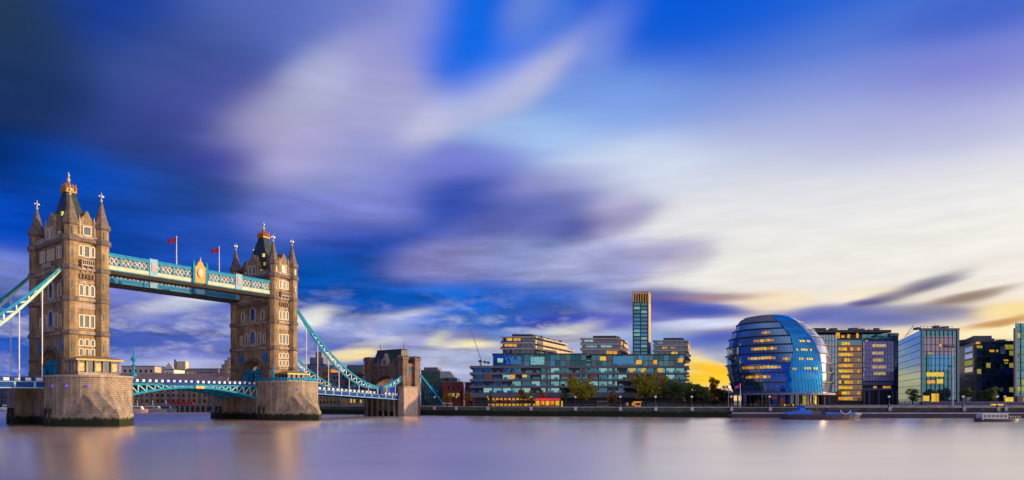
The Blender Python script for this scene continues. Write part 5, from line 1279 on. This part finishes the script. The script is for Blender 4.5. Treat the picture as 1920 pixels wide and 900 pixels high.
# moored boats beyond the lifting span
def launch(label, px, Z, L_, colr, cab, rz=0):
    r0 = empty('moored_boat', (PX(px,Z),Z,0), R(rz), label, 'boat', 'boats moored beyond the lifting span')
    hull(L_, L_*.24, -.3, 1.4, MB(), .4).build('hull', colr, r0)
    MB().plate([(-L_*.3,1.3),(L_*.28,1.3),(L_*.2,3.2),(-L_*.26,3.4)], -L_*.08, L_*.08).build('cabin', cab, r0)
    MB().box(-L_*.24,L_*.18,-L_*.082-.05,-L_*.08,1.9,2.7).build('window', M_GLD, r0)
    MB().tube((0,0,3.2),(-.3,0,6.2),.09).build('mast', M_WHITE, r0)
launch('white cruiser with rosy hull moored tight to the closest pier', 258, 330, 11, mat('rosy_hull', (.55,.34,.32), .5), M_WHITE)
launch('grey tour boat with low cabin moored beyond the cruiser', 287, 338, 14, M_GREYR, M_PALE, 8)
launch('slim dark tour boat moored at the warehouse quay', 312, 345, 12, M_BLUEG, M_GREYR, -5)
launch('white launch on the water behind the closest pier, at frame edge', 16, 420, 12, M_WHITE, M_WHITE)
pn = empty('landing_stage', (PX(330,346),346,0), R(-25), 'dark landing stage along the warehouse quay', 'landing stage')
MB().box(-6,26,0,4,-.4,1.2).build('deck', M_SLABD, pn)
b = MB()
for k in range(8): b.box(-5+k*4-.25,-5+k*4+.25,-.4,.1,-.5,3.2)
b.build('mooring_pile', M_BRICK, pn)

# ------------------------------------------------------------------ riverside furniture
lamp_root = None
def river_lamp(px, label, first=[None]):
    Z = None
    x = PX(px, 240)
    for _ in range(4): Z = bank_y(x)+.25; x = PX(px, Z)
    if first[0] is None:
        r0 = empty('riverside_lamp', (0,0,0)); first[0] = r0
        MB().lathe([(.42,0),(.42,.5),(.2,.8),(.1,1.2),(.07,3.4)], 8).build('post', M_SLABD, r0)
        MB().ball((0,0,3.75),.42,10,6).build('globe', lit('globe_white', (.6,.58,.66), .35), r0)
        MB().box(-.55,.55,-.75,-.42,-1.5,-.1).build('bracket_block', mat('pale_block', (.6,.54,.6), .7), r0)
        o = r0
    else: o = copy_tree(first[0])
    o.location = (x, Z, 3.75); tag(o, label, 'lamp post', 'lamps along the river wall')
spots = [(815,'lamp just right of the gatehouse steps'),(856,'lamp by the brick house'),(915,'lamp at the left end of the restaurant row'),(996,'lamp beside the red canopy'),(1079,'lamp below the round olive tree'),
         (1163,'lamp between the small brown tree and the wide olive tree'),(1229,'lamp under the wide olive tree'),(1297,'lamp in front of the dark evergreens'),(1371,'lamp at the near corner of the glass hall'),(1443,'lamp in front of the glass hall'),
         (1667,'lamp in front of the lavender glazing'),(1806,'lamp on the terrace left of the dark bush'),(1870,'lamp beside the bright yellow planters'),(1884,'lamp under the yellow sign by the frame edge')]
for px, l in spots: river_lamp(px, 'globe '+l)
# promenade terrace on the right
tr = empty('terrace_wall', (PX(1690,246),246,GZ), R(-1.5), 'long blue lilac terrace wall in front of the office blocks', 'wall')
MB().box(8,130,0,2,0,1.9).build('wall', mat('terrace_blue', (.12,.13,.27), .7, 0, .12, .3), tr)
MB().box(7.8,130,-.2,2.2,1.9,2.15).build('coping', mat('terrace_coping', (.30,.30,.42), .7, 0, .1, .3), tr)
MB().box(-40,8,.5,2,0,.9).build('low_wall', MATS['terrace_blue'], tr)
MB().box(-40,130,-6,-5.6,0,.8).build('kerb_seat', mat('rosy_granite', (.62,.48,.44), .8, 0, .15, .3), tr)
# tall mast light
ml = empty('mast_light', (PX(1785,240),240,GZ), 0, 'very tall pale lighting mast with two crossarms before the mirror block', 'mast')
h_ = PZ(650,240)-GZ
MB().lathe([(.42,0),(.36,PZ(690,240)-GZ),(.2,h_)], 10).build('pole', mat('mast_grey', (.36,.36,.48), .6), ml)
MB().box(-2.8,1.0,-.25,.25,h_-.3,h_+.3).box(-3.4,-1.8,-.3,.3,h_-.1,h_+.5).build('upper_arm', M_SLABD, ml)
MB().box(-1.6,.6,-.2,.2,PZ(687,240)-GZ-.3,PZ(687,240)-GZ+.2).build('lower_arm', M_SLABD, ml)
MB().box(-1,1,-1,1,0,.6).build('base', M_PALE, ml)
# flagpole and tall lamp near the hall
fp = empty('flagpole', (PX(1388,246),246,GZ), 0, 'white flagpole with pink flag before the glass hall', 'flagpole')
MB().lathe([(.16,0),(.1,9.2)], 8).build('pole', M_WHITE, fp)
m = MB(); nx = 8; vs = []
for sd in (0,1):
    for j in range(3):
        for i in range(nx+1):
            u = i/nx; vs.append((-.1-2.0*u, .2*math.sin(u*6)+sd*.03, 8.9-.55*j-.9*u))
w = nx+1; fs = []
for j in range(2):
    for i in range(nx):
        a = j*w+i; fs += [(a,a+1,a+w+1,a+w),(3*w+a,3*w+a+w,3*w+a+w+1,3*w+a+1)]
m.add(vs, fs).build('flag', mat('pink_flag', (.7,.05,.32), .8), fp, True)
sl = empty('street_lamp', (PX(1366,247),247,GZ), 0, 'tall pale street lamp with bright head left of the glass hall', 'street lamp')
MB().lathe([(.16,0),(.1,7.6)], 8).build('pole', M_PALE, sl)
MB().ball((.4,0,7.8),.6,10,6,.7).build('lamp_head', lit('warm_head', (1,.8,.5), 1.2), sl)
# red canopy restaurant, kiosks, planters
rc = empty('restaurant_pavilion', (PX(1003,262),262,GZ), 0, 'red canopy pavilion glowing orange beside the autumn trees', 'pavilion')
Wd = PX(1051,262)-PX(1003,262)
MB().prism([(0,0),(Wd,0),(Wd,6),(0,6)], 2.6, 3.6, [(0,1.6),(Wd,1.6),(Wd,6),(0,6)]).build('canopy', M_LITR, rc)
MB().box(.3,Wd-.3,2,5.5,0,2.6).build('wall', M_BROWNL, rc)
for k in range(5):
    MB().box(.4+k*2.05,1.9+k*2.05,1.8,2.0,.6+.2*(k%2),2.4).build('lit_window', M_LITO if k % 2 else M_LITY, rc)
MB().box(Wd+.4,Wd+1.0,1,1.3,0,2.4).build('light_column', M_LITY, rc)
def kiosk(label, px, Z, w, h, m_, rm, name='kiosk'):
    r0 = empty(name, (PX(px,Z),Z,GZ), 0, label, 'kiosk', None)
    MB().box(0,w,0,2.5,0,h).build('wall', m_, r0); MB().box(-.3,w+.3,-.5,2.8,h,h+.25).build('roof', rm, r0)
    MB().box(.3,w-.3,-.08,0,h*.35,h*.8).build('counter_opening', M_BLKW, r0)
kiosk('white stall left of the small orange trees by the gatehouse', 831, 262, 3.4, 1.4, M_PALE, M_WHITE)
kiosk('pale pink shelter between the olive trees', 1120, 262, 4.5, 2.2, M_PINKR, M_PALE)
kiosk('orange stall under the wide olive tree', 1191, 258, 2.3, 2.0, lit('stall_orange', (1,.3,.04), .5), M_LITO)
kiosk('blue parked food van shaped stall under the round olive tree', 1092, 258, 2.8, 1.7, M_BLUE, M_SLABD)
kiosk('teal garden shelter under the dark trees', 1205, 262, 13, 2.0, mat('teal_hoarding', (.06,.17,.2), .7, 0, .2, .4), M_SLABD)
kiosk('pale terrace hut at the right, beside the yellow sign', 1813, 252, 1.2, 3.6, M_PALE, M_WHITE)
pl_ = empty('planter', (PX(1861,240),240,GZ), 0, 'pair of bright yellow planters on the terrace', 'planter')
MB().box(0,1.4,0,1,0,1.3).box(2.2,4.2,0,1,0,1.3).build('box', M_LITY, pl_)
sg = empty('sign_board', (PX(1884,250),250,GZ), 0, 'bright yellow sign board before the teal tower', 'sign')
MB().box(0,3.4,0,.3,1.9,3.9).build('board', M_LITY, sg); MB().box(.4,.6,.1,.2,0,1.9).box(2.8,3.0,.1,.2,0,1.9).build('post', M_SLABD, sg)
# construction crane far away
ck = empty('crane', (PX(902,520),520,GZ), 0, 'thin distant construction crane jib against the clouds', 'crane')
m = MB(); a = Vector((0,0,PZ(675,520)-GZ)); b_ = Vector((PX(878,520)-PX(902,520),0,PZ(603,520)-GZ))
m.tube(a,b_,.30,.16,5)
m.build('jib', mat('crane_grey', (.18,.17,.2), .7), ck); MB().tube((0,0,0),a,.8,.7,4).build('mast', MATS['crane_grey'], ck)
MB().tube(b_,b_+Vector((.2,0,-14)),.05,.05,4).build('hoist_cable', MATS['crane_grey'], ck)

# ------------------------------------------------------------------ trees
def leafmat(name, c1, c2):
    m = bpy.data.materials.new(name); m.use_nodes = True; t = m.node_tree; n = t.nodes; l = t.links
    n.remove(n['Principled BSDF']); df = n.new('ShaderNodeBsdfDiffuse'); tl = n.new('ShaderNodeBsdfTranslucent'); mx = n.new('ShaderNodeMixShader'); mx.inputs[0].default_value = .45
    l.new(df.outputs[0], mx.inputs[1]); l.new(tl.outputs[0], mx.inputs[2]); l.new(mx.outputs[0], n['Material Output'].inputs[0])
    tc = n.new('ShaderNodeTexCoord'); nz = n.new('ShaderNodeTexNoise'); nz.inputs['Scale'].default_value = .45; nz.inputs['Detail'].default_value = 4
    l.new(tc.outputs['Object'], nz.inputs['Vector']); r = n.new('ShaderNodeValToRGB'); e = r.color_ramp.elements
    e[0].position = .36; e[0].color = (*c1,1); e[1].position = .64; e[1].color = (*c2,1); l.new(nz.outputs[0], r.inputs[0]); l.new(r.outputs[0], df.inputs[0]); l.new(r.outputs[0], tl.inputs[0])
    MATS[name] = m; return m
LF = {'olive': leafmat('olive_leaves', (.22,.23,.03), (.62,.47,.05)), 'dark': leafmat('dark_leaves', (.07,.12,.055), (.21,.27,.09)),
      'autumn': leafmat('autumn_leaves', (.28,.14,.03), (.50,.27,.06)), 'orange': leafmat('orange_and_backlit_leaves', (.45,.17,.02), (.7,.34,.05)),
      'green': leafmat('green_leaves', (.03,.055,.015), (.08,.10,.022))}
M_BARK = mat('bark', (.06,.045,.035), .9, 0, .25, 2)
def tree(label, px, ytop, ybase, wpx, Z, kind, seed, name='tree', low=.22, n=None, cone=False):
    rng = random.Random(seed); z0 = GZ if Z > 200 else GZ
    zb = max(GZ, PZ(ybase,Z)); zt = PZ(ytop,Z); rw_ = wpx/2/FPX*Z*1.14; H = (zt-GZ)*1.05; zc0 = GZ+H*low
    r0 = empty(name, (PX(px,Z),Z,GZ), 0, label, 'tree', 'trees along the riverside')
    tr_ = MB().tube((0,0,0),(rng.uniform(-.2,.2),0,H*.5),.05*H*.55+.08,.04*H*.3+.05,7)
    for k in range(6):
        a = rng.uniform(0,6.28); q = rw_*.6; tr_.tube((0,0,H*rng.uniform(.25,.5)),(q*math.cos(a),q*math.sin(a),H*rng.uniform(.55,.85)),.012*H+.04,.03,5)
    tr_.build('trunk', M_BARK, r0)
    hc = (H-H*low)/2; zc = H*low+hc; cl = []
    nb = n or int(14+rw_*3.2)
    for k in range(nb):
        while True:
            x, y, z = rng.uniform(-1,1), rng.uniform(-1,1), rng.uniform(-1,1)
            if x*x+y*y+z*z < 1: break
        f = (1-(z+1)/2)*.95+.08 if cone else 1.0
        s = rng.uniform(.62,.9) if rng.random() < .8 else .98
        cl.append((x*rw_*s*f, y*rw_*s*f, zc+z*hc*.86, rw_*rng.uniform(.2,.34)))
    mb = MB(); ls = max(.5, min(1.0, rw_*.18))
    for (cx,cy,cz,cr) in cl:
        for k in range(56):
            d = Vector((rng.gauss(0,1),rng.gauss(0,1),rng.gauss(0,1))).normalized()*cr*rng.uniform(.45,1.1); d.z *= .8
            c = Vector((cx,cy,cz))+d; u = Vector((rng.gauss(0,1),rng.gauss(0,1),rng.gauss(0,1))).normalized(); v = u.orthogonal().normalized()
            s1 = ls*rng.uniform(.6,1.3); s2 = s1*rng.uniform(.5,.8)
            mb.add([c-u*s1*.5, c+v*s2*.5, c+u*s1*.5, c-v*s2*.5], [(0,1,2,3)])
    mb.build('crown', LF[kind], r0)
TREES = [
 ('round olive tree with dense broad crown on the lawn', 1091,707,757,60,258,'olive',1),
 ('dark rounded bush beside the round olive tree', 1058,731,758,18,256,'dark',2),
 ('widest olive tree, in front of the slim tower', 1211,700,757,62,262,'olive',3),
 ('olive tree merged with the right side of the widest tree', 1245,706,757,38,266,'olive',4),
 ('dark green tree right of the widest olive tree', 1266,716,758,44,258,'dark',5),
 ('tall dark tree below the golden balconies', 1300,716,758,42,262,'dark',6),
 ('dark conifer shaped tree before the golden sky gap', 1318,725,758,30,256,'dark',7),
 ('glowing orange tree in the golden sky gap', 1335,709,752,34,296,'orange',8),  # sunset light from behind put into the orange leaf colour
 ('small green tree touching the glass hall', 1357,723,757,26,270,'green',9),
 ('slim brown autumn tree left of the red canopy', 979,729,757,17,256,'autumn',10),
 ('slim olive tree beside the red canopy', 998,731,757,12,254,'olive',11),
 ('small orange tree behind the red canopy', 1018,731,757,14,268,'orange',12),
 ('small brown tree on the lawn left of the widest olive tree', 1148,734,757,22,256,'autumn',13),
 ('small autumn tree by the brick house', 839,737,757,18,260,'autumn',14),
 ('slim autumn tree at the corner of the long apartment building', 876,736,760,16,256,'autumn',15),
 ('narrow dark green tree before the restaurant row', 919,735,758,10,254,'dark',16),
 ('yellow green tree rising left of the gatehouse', 686,682,740,18,320,'olive',17),
 ('shadowed tree in front of the low gap block', 1712,726,757,26,262,'dark',18),
 ('shadowed tree at the foot of the dark office block', 1815,728,757,30,258,'dark',19),
 ('dark green bush shaped tree before the dark office block', 1858,724,757,34,256,'dark',20),
 ('tiny bright green shrub before the dark conifer', 1341,748,760,14,254,'green',21),
]
for t_ in TREES: tree(*t_)
# lawn on the bank
lw = strip(5, 20, GZ+.004, GZ+.03, 20, 78)
tag(lw.build('lawn', leafmat('lawn_grass', (.04,.09,.015), (.07,.13,.02))), kind='structure')
# roof garden shrubs on the apartment building
for i, px in enumerate((900, 908.5, 915)):
    r0 = empty('roof_shrub', (PX(px,277),277,PZ(686,277)), 0, ['biggest dark shrub on the apartment roof edge','middle dark shrub on the apartment roof','small dark shrub nearest the glass storey on the apartment roof'][i], 'shrub', 'roof garden shrubs')
    rr = random.Random(40+i); mb = MB(); h = (2.0,1.7,1.4)[i]
    for k in range(90):
        d = Vector((rr.gauss(0,1),rr.gauss(0,1),rr.gauss(0,1))).normalized()*rr.uniform(.3,.9); c = Vector((d.x,d.y,h+d.z*.7)); u = d.orthogonal().normalized()*.25; v = d.cross(u).normalized()*.2
        mb.add([c-u,c+v,c+u,c-v], [(0,1,2,3)])
    mb.build('foliage', LF['dark'], r0); MB().tube((0,0,0),(0,0,h),.1,.06,5).build('stem', M_BARK, r0)
# roof plant, aerials and guard rails on the right hand blocks
def clutter(bname_root, x0, x1, y, z, seed):
    rr = random.Random(seed); b = MB(); x = x0
    while x < x1-1.5:
        w_ = rr.uniform(1.0,3.2); b.box(x,min(x+w_,x1),y,y+rr.uniform(2,4),z,z+rr.uniform(.5,1.7)); x += w_+rr.uniform(.8,2.5)
    b.build('roof_plant', M_SLABG, bname_root)
    m = MB(); k = int((x1-x0)/1.5)
    for i in range(k+1): xx = x0+(x1-x0)*i/k; m.box(xx-.05,xx+.05,y-2.1,y-2.0,z,z+1.1)
    m.box(x0,x1,y-2.1,y-2.0,z+1.05,z+1.15); m.build('guard_rail', M_SLABG, bname_root)
    m = MB()
    for i in range(2): xx = rr.uniform(x0+1,x1-1); m.tube((xx,y+1,z),(xx,y+1,z+rr.uniform(2,3.4)),.07,.04,5)
    m.build('aerial', M_SLABD, bname_root)
for o_ in list(bpy.data.objects):
    l_ = o_.get('label', '')
    if l_.startswith('mirror glass office'): clutter(o_, 1, 14.5, 4, PZ(616,270)-GZ+.1, 3)
    elif l_.startswith('dark low lit'): clutter(o_, 8, 17, 4, PZ(640,275)-GZ, 4)
    elif l_.startswith('wide glass office'): clutter(o_, 12, 34, 4, PZ(619,292)-GZ, 5)
rl = strip(.9, 1.0, GZ+1.0, GZ+1.1, -34, 160).build('embankment_railing', M_SLABG); tag(rl, 'thin grey guard railing along the top of the river wall', 'railing')
m = MB(); x = -34
while x < 160: y = bank_y(x)+.95; m.box(x-.05,x+.05,y-.05,y+.05,GZ,GZ+1.05); x += 2.4
m.build('rail_post', M_SLABG, rl)
# parasols and hedges on the restaurant terrace
for i,(px,c,l_) in enumerate(((925,'lit_orange','orange glowing parasol at the left of the restaurant terrace'),(945,'red_cloth','red parasol on the restaurant terrace, between two orange ones'),(962,'lit_orange','orange glowing parasol closest to the slim brown tree'))):
    r0 = empty('parasol', (PX(px,259),259,GZ), 0, l_, 'parasol', 'parasols on the restaurant terrace')
    MB().lathe([(1.5,2.2),(1.45,2.3),(.1,3.0)], 8).build('canopy', MATS[c] if c != 'lit_orange' else mat('orange_canvas', (.6,.22,.03), .8, 0, .1, 1) if 'orange_canvas' not in MATS else MATS['orange_canvas'], r0); MB().tube((0,0,0),(0,0,2.9),.05,.05,6).build('pole', M_SLABD, r0)
r_, W, H = simple('garden_hall', 'low dark brick hall behind the evergreens, left of the glass hall', 'hall', 1268, 1376, 318, 737, mat('dusk_brick', (.09,.065,.06), .85, 0, .2, .4), 16, 12, 1, (M_BLKW,M_GLD,M_BROWNL), fw=.5, fh=.45, rid=True, roofh=1.5)
